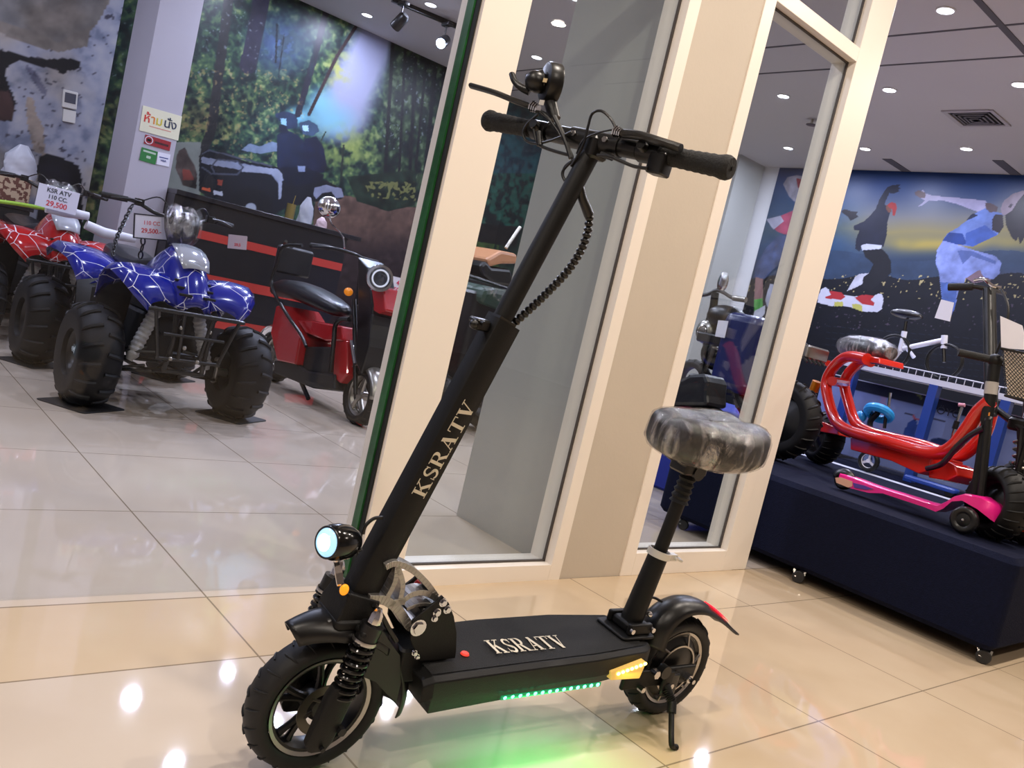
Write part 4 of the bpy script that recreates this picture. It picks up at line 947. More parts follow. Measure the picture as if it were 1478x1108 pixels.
# ================================================================ quad bikes
def web_material(name, col):
    m = bpy.data.materials.new(name); m.use_nodes = True; nt = m.node_tree; N = nt.nodes; L = nt.links; b = N['Principled BSDF']
    tc = N.new('ShaderNodeTexCoord'); v = N.new('ShaderNodeTexVoronoi'); v.feature = 'DISTANCE_TO_EDGE'; v.inputs['Scale'].default_value = 7; L.new(tc.outputs['Object'], v.inputs['Vector'])
    lt = N.new('ShaderNodeMath'); lt.operation = 'LESS_THAN'; lt.inputs[1].default_value = .011; L.new(v.outputs['Distance'], lt.inputs[0])
    mx = N.new('ShaderNodeMix'); mx.data_type = 'RGBA'; mx.inputs['A'].default_value = (*srgb(col), 1); mx.inputs['B'].default_value = (*srgb('e8e8f4'), 1); L.new(lt.outputs[0], mx.inputs['Factor']); L.new(mx.outputs['Result'], b.inputs['Base Color'])
    b.inputs['Roughness'].default_value = .18; b.inputs['Coat Weight'].default_value = .6; b.inputs['Coat Roughness'].default_value = .05
    return m
def wrap2(): return MATS.get('w2') or MATS.setdefault('w2', wrapm)
knob = mat('quad_tyre_rubber', '08080a', .55, spec=.3)
steelg = mat('plated_steel', '9c9890', .3, metal=.9)
darkm = mat('black_frame_paint', '0a0a0b', .35)
mudm = mat('black_mudguard', '0d0d0f', .6)
shockm = mat('wrapped_shock', 'a8a8a8', .3, noise=(40, .2))
lensm = mat('clear_lamp_lens', 'c8ccd4', .08, metal=.5)
def make_quad(label, name, bodym, loc, rot, group=None, sign=None):
    t = thing('quad_bike', label, 'quad bike', loc, (0, 0, rot))
    def both(fn, nm, m, **k):
        for s in (-1, 1): fn(s).build(nm, m, t, **k)
    for s in (-1, 1):
        for (y, R, w_) in ((0, .262, .108), (1.05, .265, .115)):
            c = V3((s*.405, y, R)); ty = tyre(c, R, w_, .115, 'tyre', t, (1, 0, 0), m=knob, seg=44, treads=16, lug=.045)
            r = MB().lathe([(.125, -.08*1), (.115, -.075), (.095, -.05), (.085, -.02), (.03, 0), (.03, .02), (.085, .0), (.10, .04), (.122, .08), (.127, .08), (.127, -.08)], c, (1, 0, 0), 32, closed=True)
            r.cyl(c, c+V3((s*.03, 0, 0)), .04, seg=20); ro = r.build('wheel_rim', darkm, ty)
    # cowl
    ys = [(-.235, .05, .615, .585), (-.225, .085, .66, .588), (-.17, .115, .745, .60), (-.08, .14, .83, .63), (.03, .15, .885, .67), (.14, .135, .905, .70), (.26, .115, .865, .69), (.36, .10, .82, .68), (.44, .09, .79, .68)]
    rows = []
    for y, hw, zt, zs in ys:
        rows.append([(hw*u*(1 if abs(u) < .99 else 1.04), y+.02*abs(u)**3, zs+(zt-zs)*(1-abs(u)**2.6)) for u in [-1+2*j/12 for j in range(13)]])
    co = MB().grid(rows).build('front_cowl', bodym, t, solid=.006)
    for s in (-1, 1):
        for k in range(3):
            z_ = .665+k*.032; yy = -.222+.05*k
            MB().rbox((s*.03, -.006, -.0065), (s*.095, .02, .0065), .005, M=Matrix.Translation((0, yy-.006, z_)) @ Matrix.Rotation(.0, 4, 'X')).build('grille_slot', MATS['deep_black'], co)
    # wrapped lamp panel on the cowl
    rows = []
    for y, hw, z_ in ((-.135, .07, .80), (-.07, .085, .855), (0, .085, .89), (.06, .08, .908)):
        rows.append([(hw*u, y, z_-.012*abs(u)**2+.006) for u in (-1, -.6, -.2, .2, .6, 1)])
    MB().grid(rows).build('lamp_panel', lensm, co, solid=.006)
    # front fenders
    def ff(s):
        rows = []
        for y, zi, zo, xo in ((-.20, .60, .585, .24), (-.16, .67, .65, .31), (-.09, .725, .71, .36), (0, .74, .745, .39), (.09, .73, .735, .39), (.18, .71, .69, .38), (.26, .68, .60, .36), (.30, .66, .56, .35)):
            rows.append([(s*(.09+(xo-.09)*j/8), y-.03*(j/8)**2, zi+(zo-zi)*(j/8)+.022*math.sin(PI*j/8)-(.03*(j == 8))) for j in range(9)])
        return MB().grid(rows)
    both(ff, 'front_fender', bodym, solid=.006)
    def rf_(s):
        rows = []
        for y, zi, zo, xo in ((.60, .62, .55, .33), (.66, .68, .66, .37), (.76, .71, .72, .39), (.90, .73, .745, .41), (1.05, .74, .75, .42), (1.2, .73, .73, .40), (1.28, .70, .68, .37)):
            rows.append([(s*(.11+(xo-.11)*j/8), y, zi+(zo-zi)*(j/8)+.012*math.sin(PI*j/8)-(.04*(j == 8))) for j in range(9)])
        return MB().grid(rows)
    both(rf_, 'rear_fender', bodym, solid=.006)
    # side mudguards
    for s in (-1, 1):
        MB().grid([[(s*.16, .26, .66), (s*.37, .27, .58)], [(s*.15, .34, .45), (s*.34, .36, .42)], [(s*.15, .42, .28), (s*.34, .44, .26)]]).build('mudguard', mudm, t, solid=.006)
        MB().grid([[(s*.14, .62, .64), (s*.36, .60, .58)], [(s*.14, .60, .45), (s*.35, .57, .42)], [(s*.14, .56, .26), (s*.34, .53, .24)]]).build('mudguard', mudm, t, solid=.006)
        MB().box((s*.14, .36, .235), (s*.34, .62, .26)).build('footrest', mudm, t, bevel=.005)
        # suspension on this side
        a = MB(); hub = V3((s*.285, .02, .25))
        for z_, yy in ((.30, -.02), (.20, -.04)):
            a.tube([V3((s*.10, yy-.06, z_+.03)), hub+V3((0, -.01, z_-.25))], .009, 10); a.tube([V3((s*.10, yy+.10, z_+.03)), hub+V3((0, .0, z_-.25))], .009, 10)
        a.build('suspension_arm', darkm, t)
        a = MB().cyl(hub+V3((0, 0, -.06)), hub+V3((0, 0, .075)), .012); a.cyl(hub+V3((0, 0, 0)), hub+V3((s*.06, 0, 0)), .022); a.ell(hub+V3((-s*.012, -.01, -.05)), .016); a.ell(hub+V3((-s*.012, -.01, .07)), .016)
        a.build('steering_knuckle', steelg, t)
        p_, q_ = V3((s*.11, .0, .56)), V3((s*.21, -.015, .26))
        rr = []
        for k in range(25): rr.append((.030+.006*(k % 2))*(1 if 1 < k < 23 else .6))
        MB().tube([p_.lerp(q_, k/24) for k in range(25)], rr, 14).build('wrapped_shock', shockm, t)
    f = MB()
    for s in (-1, 1):
        f.tube([(s*.10, -.24, .585), (s*.09, -.25, .42), (s*.10, -.22, .26), (s*.11, .05, .21), (s*.11, .45, .20), (s*.11, .9, .25), (s*.10, 1.0, .45), (s*.10, .8, .62), (s*.09, .3, .66), (s*.09, -.1, .60)], .013, 10)
    f.tube([(-.11, -.22, .26), (.11, -.22, .26)], .012); f.tube([(-.1, 0, .60), (.1, 0, .60)], .012); f.tube([(-.11, .45, .2), (.11, .45, .2)], .012)
    f.tube([(-.3, 1.05, .265), (.3, 1.05, .265)], .02); f.build('chassis_frame', darkm, t)
    e = MB(); e.rbox((-.11, .22, .24), (.11, .58, .50), .03); e.cyl((0, .30, .42), (0, .12, .46), .06, .055, 20); e.rbox((-.09, .1, .5), (.09, .6, .66), .02); e.build('engine', mudm, t)
    b = MB(); y = -.29
    b.tube(smoothpath([(-.24, y+.02, .575), (-.2, y, .578), (.2, y, .578), (.24, y+.02, .575)], 4), .011)
    for x in (-.22, -.075, .075, .22): b.tube([(x, y, .575), (x*.72, y+.03, .33)], .0095)
    b.tube([(-.17, y+.03, .33), (.17, y+.03, .33)], .0095); b.tube([(-.16, y+.01, .46), (.16, y+.01, .46)], .008)
    b.tube([(-.075, y, .575), (-.09, -.02, .6)], .009); b.tube([(.075, y, .575), (.09, -.02, .6)], .009); b.tube([(-.1, y+.03, .33), (-.1, -.1, .24)], .009); b.tube([(.1, y+.03, .33), (.1, -.1, .24)], .009); b.build('front_bumper', darkm, t)
    for x, z_ in ((-.075, .50), (.075, .50), (-.04, .40), (.04, .335), (-.1, .335)): MB().ell((x, y+.01, z_), (.012, .01, .012), seg=10, rings=6).build('bumper_bolt', steelg, t)
    # seat
    rings = []
    for y, hw, zt, zb in ((.36, .06, .80, .70), (.42, .085, .80, .68), (.55, .11, .775, .67), (.72, .125, .775, .67), (.9, .13, .80, .68), (1.05, .125, .815, .70), (1.12, .10, .80, .71)):
        rings.append([(hw*math.copysign(abs(math.cos(a))**.7, math.cos(a)), y, (zt+zb)/2+(zt-zb)/2*math.copysign(abs(math.sin(a))**.7, math.sin(a))) for a in [2*PI*k/16 for k in range(16)]])
    MB().loft(rings).build('seat', mat('quad_seat_vinyl', '14161c', .3), t)
    # steering
    s_ = MB(); s_.tube([(0, .16, .62), (0, .28, 1.03)], .014); s_.tube(smoothpath([(-.36, .40, 1.075), (-.22, .34, 1.08), (-.10, .28, 1.04), (.10, .28, 1.04), (.22, .34, 1.08), (.36, .40, 1.075)], 5), .011); s_.rbox((-.05, .25, 1.02), (.05, .31, 1.06), .01); s_.build('handlebar', darkm, t)
    for s in (-1, 1):
        MB().tube([(s*.25, .355, 1.08), (s*.37, .405, 1.075)], .0165, 14).build('grip', gripm, t)
        MB().rbox((-.022, -.022, -.02), (.022, .022, .02), .006, M=Matrix.Translation((s*.2, .32, 1.08))).build('brake_mount', darkm, t)
        blade([(s*.20, .29, 1.085), (s*.26, .29, 1.085), (s*.34, .34, 1.07)], [.010, .008, .008], .005, 'brake_lever').parent = t
        MB().tube(smoothpath([(s*.19, .31, 1.09), (s*.12, .25, 1.13), (s*.05, .24, 1.05), (s*.03, .22, .85)], 5), .004, 6).build('cable', plast, t)
    # head pod under a clear cover
    rows = []
    for z_, hw, y in ((.885, .035, .155), (.92, .065, .135), (.97, .09, .125), (1.03, .10, .135), (1.075, .095, .155), (1.095, .085, .19)):
        rows.append([(hw*math.sin(a), y+.06-.06*math.cos(a), z_) for a in [-1.45+2.9*j/10 for j in range(11)]])
    pod = MB().grid(rows).build('head_pod', glossb, t, solid=.006)
    rows = []
    for z_, hw, y in ((.875, .045, .145), (.92, .078, .12), (.97, .104, .108), (1.03, .114, .118), (1.085, .108, .14), (1.115, .092, .17)):
        rows.append([(hw*math.sin(a)*(1+.03*math.sin(a*9)), y+.06-.065*math.cos(a), z_+.006*math.sin(a*7)) for a in [-1.45+2.9*j/16 for j in range(17)]])
    MB().grid(rows).build('clear_cover', wrapm, pod)
    MB().ell((0, .128, .985), (.05, .012, .045)).build('head_lamp', mat('smoked_lens', '3a3c44', .1, metal=.4), pod)
    return t
bluem = web_material('blue_web_plastic', '101e8c'); redm = web_material('red_web_plastic', 'a81014')
quad = make_quad('blue quad bike with white web lines parked on black floor mats', 'blue', bluem, (1.62, 4.64, 0), .03)
redq = make_quad('red quad bike with white web lines behind the blue one', 'red', redm, (1.38, 6.42, 0), .06)
# black mats under the front tyres of the blue quad
for i, (x, y, lab) in enumerate(((1.22, 4.60, 'black rubber mat under the left front tyre of the blue quad'), (2.04, 4.66, 'black rubber mat under the right front tyre of the blue quad'), (1.19, 5.66, 'black rubber mat under the left rear tyre of the blue quad'), (1.98, 5.7, 'black rubber mat under the right rear tyre of the blue quad'))):
    m_ = MB().rbox((-.15, -.15, 0), (.15, .15, .006), .02, M=Matrix.Rotation(.6, 4, 'Z')).build('floor_mat', mat('flat_black_rubber', '0c0c0e', .7), None); m_.location = (x, y, .0); tag(m_, lab, 'mat')
# ---- signs, desk, column notices
paper = mat('white_paper', 'e2e2ee', .5)
framem = mat('dark_sign_frame', '2a2c34', .4)
def sgn(name, label, cat, corners, lines, edge=None, thick=.0056, face=paper, parent=None):
    """corners: world tl, tr, bl on the sign; lines: (text, rel_y, rel_size, colour)"""
    tl, tr, bl = [Vector(c) for c in corners]; x = tr-tl; y = tl-bl; n = x.cross(y).normalized(); w_, h_ = x.length, y.length
    M = frame(tl.lerp(tr, .5)+(bl-tl)*.5, x, y)
    r = thing(name, label, cat, M.translation); r.rotation_euler = M.to_euler()
    MB().box((-w_/2, -h_/2, -thick), (w_/2, h_/2, 0)).build('board', face, r, smooth=False)
    if edge:
        e = MB()
        for a, b in (((-w_/2-.006, -h_/2-.006, -thick-.001), (-w_/2, h_/2+.006, .003)), ((w_/2, -h_/2-.006, -thick-.001), (w_/2+.006, h_/2+.006, .003)), ((-w_/2, h_/2, -thick-.001), (w_/2, h_/2+.006, .003)), ((-w_/2, -h_/2-.006, -thick-.001), (w_/2, -h_/2, .003))): e.box(a, b)
        e.build('sign_frame', edge, r, smooth=False)
    for body, ry, rs, col, *rx in lines:
        text_mesh('lettering', body, h_*rs, mat('ink_'+col, col, .6), Matrix.Translation(((rx[0] if rx else 0)*w_, ry*h_, .0006)), r, bold=h_*.006, sx=.95)
    return r
P3 = lambda pts, Y: [onY(x, y, Y) for x, y in pts]
sgn('price_sign', 'white price sign with red 29,500 clipped on the red quad', 'sign', P3([(55, 263), (114, 279), (52, 296)], 6.08), [('KSR ATV', .30, .27, '40444c'), ('110 CC.', .02, .25, '40444c'), ('29,500', -.28, .33, 'd8404c')])
sgn('price_sign', 'small framed pink lettered price sign on the blue quad handlebar', 'sign', P3([(194, 309), (242, 314), (195, 342)], 4.86), [('110 CC', .17, .24, 'd87880'), ('29,500.-', -.18, .28, 'd04850')], edge=framem)
# hanging tag in clear sleeve on the right grip
sgn('price_tag', 'clear plastic price tag hanging from the blue quad right grip', 'tag', P3([(330, 338), (357, 341), (329, 358)], 4.92), [('29,5', -.2, .3, 'd04850')], face=mat('frosted_sleeve', 'b8a8ac', .3))
# black reception desk with red stripes
DY = 7.0; d0, d1 = 2.245, onY(503, 340, DY).x
dk = thing('reception_desk', 'long black reception desk with red stripes and overhanging top', 'desk', (2.95, 7.1, 0))
dl = lambda mb: mb
blackl = mat('black_laminate', '17161a', .3); redl = mat('red_laminate', 'a83028', .4)
MB().box((d0-2.95, DY-7.1, 0), (d1-2.95, .45, 1.245)).build('desk_body', blackl, dk, smooth=False)
MB().box((d0-2.95-.0, DY-7.1-.03, 1.245), (d1-2.95+.12, .48, 1.285)).build('desk_top', mat('dark_desk_top', '1c1b20', .25), dk, smooth=False, bevel=.004)
for (a, b) in (((357, 348), (357, 360)), ((340, 404), (340, 418)), ((330, 462), (330, 476))):
    z1, z0 = onY(*a, DY).z, onY(*b, DY).z
    MB().box((d0-2.95, DY-7.1-.004, z0), (d1-2.95, DY-7.1+.001, z1)).build('red_stripe', redl, dk, smooth=False)
# on the desk
p = onY(420, 300, 7.2); b = MB().lathe([(0, 0), (.04, 0), (.04, .14), (.0, .14)], (0, 0, 0), seg=24).build('tin_body', mat('brass_tin', '8c7c48', .35, metal=.7), tg := thing('gold_tin', 'gold tin with a thin straw on the black desk', 'tin', (p.x, 7.2, 1.285)))
MB().cyl((.01, 0, .13), (.02, 0, .22), .004, seg=8).build('straw', MATS['brass_tin'], tg)
def bag(nm, lab, loc, w_, h_, m):
    rings = []; rnd = random.Random(hash(lab) % 97 if False else len(lab))
    for k in range(9):
        f = k/8; rr = w_*(1-.25*f**1.2)*(1 if f < .65 else 1-(f-.65)*1.9); rings.append([(rr*math.cos(a)*(1+.14*math.sin(a*5+k)), rr*.55*math.sin(a)*(1+.14*math.sin(a*3+k*2)), h_*f) for a in [2*PI*j/20 for j in range(20)]])
    o = MB().loft(rings).build(nm, m, None, ang=60); o.location = loc; tag(o, lab, 'bag'); return o
clearb = mat('clear_bag_film', 'b9bcc8', .15, alpha=.6)
p = onY(441, 310, 7.2); bag('plastic_bag', 'clear plastic bag standing beside the gold tin on the desk', (p.x, 7.2, 1.285), .07, .24, clearb)
p = onY(465, 318, 7.2); bag('plastic_bag', 'low pinkish plastic bag slumped on the desk behind the moped mirror', (p.x, 7.2, 1.285), .055, .10, mat('pinkish_bag_film', 'b8a0a4', .3))
# notices on the pier
cy = 7.195
sgn('notice', 'cream sitting notice with coloured Thai lettering on the pier', 'notice', P3([(207, 152), (263, 168), (201, 188)], cy), [], face=mat('cream_card', 'dedcc0', .5))
nt_ = [o for o in C.objects if o.name.startswith('notice')][-1]
tl, tr, bl = P3([(207, 152), (263, 168), (201, 188)], cy); w_, h_ = (tr-tl).length, (tl-bl).length
for i, (ch, col, x) in enumerate((('ห้', 'c83028', -.36), ('า', 'd88030', -.20), ('ม', 'c8b838', -.05), ('นั่', '303a50', .16), ('ง', '303a50', .33))):
    text_mesh('lettering', ch, h_*.48, mat('ink_'+col, col, .6), Matrix.Translation((x*w_, .04*h_, .0008)), nt_, bold=.0012)
MB().box((-.28*w_, -.25*h_, 0), (.28*w_, -.21*h_, .0008)).build('small_print', mat('ink_d09080', 'd09080', .6), nt_, smooth=False)
s2 = sgn('sticker', 'dark red sticker with a white ringed camera under the sitting notice', 'sticker', P3([(210, 194), (247, 205), (208, 207)], cy), [], face=mat('crimson_vinyl', '98202c', .4))
tl, tr, bl = P3([(210, 194), (247, 205), (208, 207)], cy); w_, h_ = (tr-tl).length, (tl-bl).length
MB().lathe([(h_*.36, 0), (h_*.44, 0), (h_*.44, .001), (h_*.36, .001)], (-w_*.34, 0, .0005), seg=24, closed=True).build('white_ring', paper, s2, smooth=False)
MB().box((-w_*.34-h_*.2, -h_*.12, 0), (-w_*.34+h_*.2, h_*.14, .0012)).build('camera_mark', MATS['deep_black'], s2, smooth=False)
MB().box((-w_*.12, -h_*.14, 0), (w_*.42, h_*.1, .0008)).build('dark_print', mat('ink_401018', '401018', .6), s2, smooth=False)
s3 = sgn('sticker', 'green square sticker left of the white card sticker on the pier', 'sticker', P3([(204, 212), (227, 219), (202, 231)], cy), [], face=mat('green_vinyl', '2c7a3c', .4))
tl, tr, bl = P3([(204, 212), (227, 219), (202, 231)], cy); w_, h_ = (tr-tl).length, (tl-bl).length
MB().box((-w_*.38, h_*.22, 0), (w_*.4, h_*.36, .0008)).build('pale_print', mat('ink_b8ccb8', 'b8ccb8', .6), s3, smooth=False)
MB().box((-w_*.12, -h_*.2, 0), (w_*.14, h_*.0, .0008)).build('pale_mark', MATS['ink_b8ccb8'], s3, smooth=False)
s4 = sgn('sticker', 'white card payment sticker with blue bar on the pier', 'sticker', P3([(228, 219), (246, 223), (226, 237)], cy), [('VISA', -.12, .24, '283c80')], face=paper)
tl, tr, bl = P3([(228, 219), (246, 223), (226, 237)], cy); w_, h_ = (tr-tl).length, (tl-bl).length
MB().box((-.36*w_, .08*h_, 0), (.36*w_, .16*h_, .001)).build('blue_bar', mat('ink_283c80b', '283c80', .5), s4, smooth=False)
# thermostat panels on the rock print
K_Y = 8.155
a = P3([(92, 129), (113, 134), (88, 154)], K_Y); x, y = a[1]-a[0], a[0]-a[2]
th_ = thing('wall_controller', 'white wall controller with grey screen above a blank switch plate', 'controller', frame(a[0].lerp(a[1], .5)+(a[2]-a[0])*.5, x, y).translation); th_.rotation_euler = frame((0, 0, 0), x, y).to_euler()
w_, h_ = x.length, y.length; ivory = mat('ivory_plastic', 'd4d2cc', .4)
MB().rbox((-w_/2, -h_/2, -.012), (w_/2, h_/2, .02), .008).build('housing', ivory, th_, bevel=.002)
MB().box((-w_*.38, -h_*.2, .02), (w_*.38, h_*.36, .022)).build('screen', mat('grey_lcd', '4a4c58', .2), th_, smooth=False)
MB().rbox((-w_*.36, -h_*1.28, -.012), (w_*.5, -h_*.58, .012), .004).build('switch_plate', ivory, th_)
# far left: carton and bag on a dark counter behind the red quad
p = onY(5, 300, 7.55)
ct = thing('counter', 'dark low counter behind the red quad bike', 'counter', (.95, 7.97, 0)); MB().box((-.75, -.15, 0), (.48, .18, .84)).build('counter_body', mat('dark_counter', '16171c', .4), ct, smooth=False, bevel=.004); MB().box((-.78, -.17, .84), (.5, .185, .87)).build('counter_top', blackl, ct, smooth=False)
bx_ = MB().rbox((-.26, -.10, 0), (.26, .10, .22), .01).build('patterned_box', None, None)
def mosaic():
    m = bpy.data.materials.new('brown_square_print'); m.use_nodes = True; N = m.node_tree.nodes; L = m.node_tree.links; tc = N.new('ShaderNodeTexCoord'); v = N.new('ShaderNodeTexVoronoi'); v.distance = 'CHEBYCHEV'; v.inputs['Scale'].default_value = 42; L.new(tc.outputs['Object'], v.inputs['Vector'])
    cr = N.new('ShaderNodeValToRGB'); e = cr.color_ramp.elements; e[0].color = (*srgb('6c4438'), 1); e[1].color = (*srgb('c8b498'), 1); e[1].position = .45; cr.color_ramp.interpolation = 'CONSTANT'; sp = N.new('ShaderNodeSeparateColor'); L.new(v.outputs['Color'], sp.inputs[0]); L.new(sp.outputs[0], cr.inputs[0]); L.new(cr.outputs[0], N['Principled BSDF'].inputs['Base Color']); return m
bx_.data.materials.clear(); bx_.data.materials.append(mosaic()); bx_.location = (onY(45, 275, 7.85).x-.26, 7.95, .87); tag(bx_, 'tan box printed with brown squares on the dark counter', 'box')
bag('plastic_bag', 'white carrier bag standing on the squares printed box', (onY(26, 250, 8.0).x, 7.97, 1.09), .12, .26, mat('white_bag_film', 'c4c8d4', .35))
# chain barrier between the quads
ch = MB(); a_, b_ = onY(206, 306, 5.6), onY(165, 362, 5.9)
def chain(pts, m, label, grp=None):
    P = smoothpath(pts, 8); L_ = sum((b-a).length for a, b in zip(P, P[1:])); n = int(L_/.034); mb = MB(); acc = 0; i = 0; out = []
    for k in range(n+1):
        s = L_*k/n
        acc = 0
        for a, b in zip(P, P[1:]):
            l_ = (b-a).length
            if acc+l_ >= s or b is P[-1]: out.append((a.lerp(b, min(1, (s-acc)/l_)), (b-a).normalized())); break
            acc += l_
    for k, (p, t_) in enumerate(out):
        n_ = t_.orthogonal().normalized(); n_ = (Matrix.Rotation(PI/2*(k % 2), 3, t_) @ n_); q_ = [p+t_*(.024*math.cos(a))+n_*(.012*math.sin(a)) for a in [2*PI*j/12 for j in range(12)]]
        mb.tube(q_, .0045, 6, closed=True)
    o = mb.build('chain', m, None); tag(o, label, 'chain'); return o
chain([onY(190, 298, 5.62), onY(178, 322, 5.5), onY(168, 345, 5.35), onY(163, 366, 5.2)], darkm, 'black link chain hanging from the red quad handlebar')
chain([onY(207, 337, 4.9), onY(206, 352, 4.92), onY(203, 368, 4.95)], darkm, 'short black link chain under the framed price sign')
# foam wrapped poles on the red quad
foam = mat('white_foam_sleeve', 'd0d0d8', .6)
for nm, pts, lab in (('foam_tube', ((66, 300), (96, 306), (128, 312)), 'white foam wrapped tube across the left of the red quad'), ('foam_tube', ((124, 324), (150, 336), (195, 345)), 'white foam wrapped tube in front of the red quad cowl')):
    o = MB().tube([onY(x, y, 6.15) for x, y in pts], [.03, .036, .026], 14).build(nm, foam, None); tag(o, lab, 'tube')
o = MB().tube([onY(x, y, 6.2) for x, y in ((-12, 289), (25, 294), (66, 301))], .012, 8).build('strap', mat('lime_strap', '98c038', .5), None); tag(o, 'lime green strap at the far left above the red quad', 'strap')
# spotlight track
zt = ZC-.02
a, b = onZ(578, 4, zt), onZ(662, 39, zt); dr = (b-a).normalized()
tr_ = thing('light_track', 'black ceiling track carrying two spotlights', 'light track', (0, 0, 0)); MB().box((-.018, 0, -.02), (.018, 1.0, .019), M=frame(a-dr*.08, (-dr.y, dr.x, 0) if False else dr.cross(V3((0, 0, 1))), dr)).build('track_rail', darkm, tr_, smooth=False)
for i, (m_, (x, y), dirp, lit, lab) in enumerate(((V3((0, 0, 0)), (583, 3), (560, 45), False, 'black track spotlight pointing at the forest print'), (V3((0, 0, 0)), (646, 33), (655, 62), True, 'lit blue white track spotlight beside the green glass edge'))):
    p = onZ(x, y, zt-.02); t = thing('track_spotlight', lab, 'spotlight', p)
    tgt = V3((3.55, YB, 1.9)) if not lit else V3((.3, 3.6, 0))
    d = (tgt-(p-V3((0, 0, .18)))).normalized(); c0 = V3((0, 0, -.17)); 
    MB().rbox((-.03, -.06, -.03), (.03, .06, .0), .01).build('mount', darkm, t)
    MB().tube([(0, 0, -.02), (0, 0, -.10)], .008, 8).build('stem', darkm, t)
    MB().tube([c0-d*.085, c0-d*.06, c0+d*.06, c0+d*.07], [.03, .048, .052, .05], 24).build('lamp_can', darkm, t)
    MB().lathe([(.044, .0715), (0, .0725)], c0, d, 24).build('lamp_face', mat('lit_spot_face', 'ffffff', .3, emit='c8dcff', strength=30) if lit else mat('spot_face_side', 'ffffff', .3, emit='b8d0ff', strength=8), t)
    l = bpy.data.lights.new('spot_beam', 'SPOT'); l.energy = 150 if not lit else 260; l.color = srgb('a8c8ff' if not lit else 'c8d8ff'); l.spot_size = .62 if not lit else 1.0; l.spot_blend = .9; l.shadow_soft_size = .04
    o = bpy.data.objects.new('spot_beam', l); C.objects.link(o); o.location = p+c0+d*.08; o.rotation_euler = d.to_track_quat('-Z', 'Y').to_euler()
# ================================================================ red and black moped beside the quads
MX = 2.95
mop = thing('moped', 'red and black electric moped with round chrome headlight behind the glass', 'moped', (MX, 5.4, 0))
MO = Vector((MX, 5.4, 0))
def mp(x, y, dx=0.0): return onX(x, y, MX+dx)-MO
redp = mat('red_moped_panel', 'a81c20', .22, coat=.5); seatm = mat('black_seat_vinyl', '1a1b20', .35)
def mwheel(c, R, w_, par, rimw=.03):
    ty = tyre(c, R, w_, R*.68, 'tyre', par, (1, 0, 0), m=knob, seg=44, treads=20, lug=.02)
    r = MB()
    for s in (-1, 1): r.lathe([(R*.62, s*w_*.5), (R*.68, s*w_*.62), (R*.70, s*w_*.55), (R*.64, s*w_*.4)], c, (1, 0, 0), 40, closed=True)
    r.lathe([(R*.68, -w_*.4), (R*.60, 0), (R*.68, w_*.4)], c, (1, 0, 0), 40); r.cyl(c-V3((w_*.7, 0, 0)), c+V3((w_*.7, 0, 0)), R*.16)
    for k in range(5):
        t = 2*PI*k/5+.4
        for d in (-.14, .14): r.tube([c+V3((-w_*.35, R*.12*math.cos(t+d), R*.12*math.sin(t+d))), c+V3((-w_*.3, R*.64*math.cos(t+d*.6), R*.64*math.sin(t+d*.6)))], .012*R/.2, 6)
    r.build('wheel_rim', steelg, ty); return ty
mwheel(V3((0, 4.775-5.4, .195)), .195, .055, mop); mwheel(V3((0, 6.12-5.4, .20)), .20, .065, mop)
f = MB()
for s in (-.06, .06): f.tube([mp(511, 432, s), mp(513, 500, s), V3((s, 4.775-5.4, .20))], [.016, .018, .014], 12)
f.build('front_fork', darkm, mop); MB().tube([mp(507, 492, -.085), mp(512, 525, -.085)], .013, 12).build('fork_tube', chrome, mop)
def shell(c, R, a0, a1, hw, nm, m, par=mop, n=16):
    rows = []
    for i in range(n+1):
        t = math.radians(a0+(a1-a0)*i/n); rows.append([(c[0]+hw*u, c[1]+(R-.03*abs(u)**2.5)*math.cos(t), c[2]+(R-.03*abs(u)**2.5)*math.sin(t)) for u in [-1+2*j/8 for j in range(9)]])
    return MB().grid(rows).build(nm, m, par, solid=.005)
shell((0, 4.775-5.4, .195), .225, 175, 60, .07, 'front_fender', steelg); shell((-.0, 6.12-5.4, .2), .25, 150, 20, .10, 'rear_fender', chrome)
hcn = mp(547, 401, -.13); hdv = V3((-.25, -.95, -.02)).normalized()
hl2 = MB().lathe([(0, -.07), (.05, -.06), (.08, -.02), (.088, .02), (.085, .03), (.07, .03)], hcn, hdv, 32).build('headlight_shell', chrome, mop)
MB().lathe([(.074, .028), (.055, .036), (.05, .030), (.03, .034), (.026, .030), (0, .034)], hcn, hdv, 32).build('headlight_lens', mat('dark_reflector', '50545c', .15, metal=.6), hl2)
MB().torus(hcn+hdv*.034, hdv, .052, .006, 32, 8).build('light_ring', mat('pale_light_ring', 'd8dce8', .2, emit='dde4f4', strength=.3), hl2)
def panel(px, dx, th_, nm, m, par=mop, **k):
    return MB().prism([mp(x, y, dx) for x, y in px], (th_, 0, 0)).build(nm, m, par, smooth=False, bevel=k.get('bevel', .012))
panel([(524, 405), (553, 415), (556, 448), (545, 452), (522, 440)], -.09, .18, 'leg_shield', redp)
panel([(516, 370), (530, 385), (538, 440), (532, 500), (520, 540), (512, 520), (516, 440)], -.10, .20, 'front_body', darkm)
panel([(483, 487), (500, 492), (500, 540), (490, 553), (480, 545)], -.11, .22, 'lower_red_panel', redp)
panel([(428, 462), (450, 462), (492, 470), (496, 492), (470, 492), (440, 480)], -.12, .24, 'under_seat_panel', redp)
panel([(398, 441), (406, 440), (433, 487), (426, 526), (399, 520), (390, 480)], -.16, .32, 'rear_side_panel', redp)
panel([(395, 520), (425, 522), (440, 535), (482, 540), (482, 562), (450, 560), (395, 538)], -.13, .26, 'foot_deck', mudm)
panel([(432, 500), (478, 500), (480, 545), (440, 545)], -.10, .20, 'battery_box', mudm)
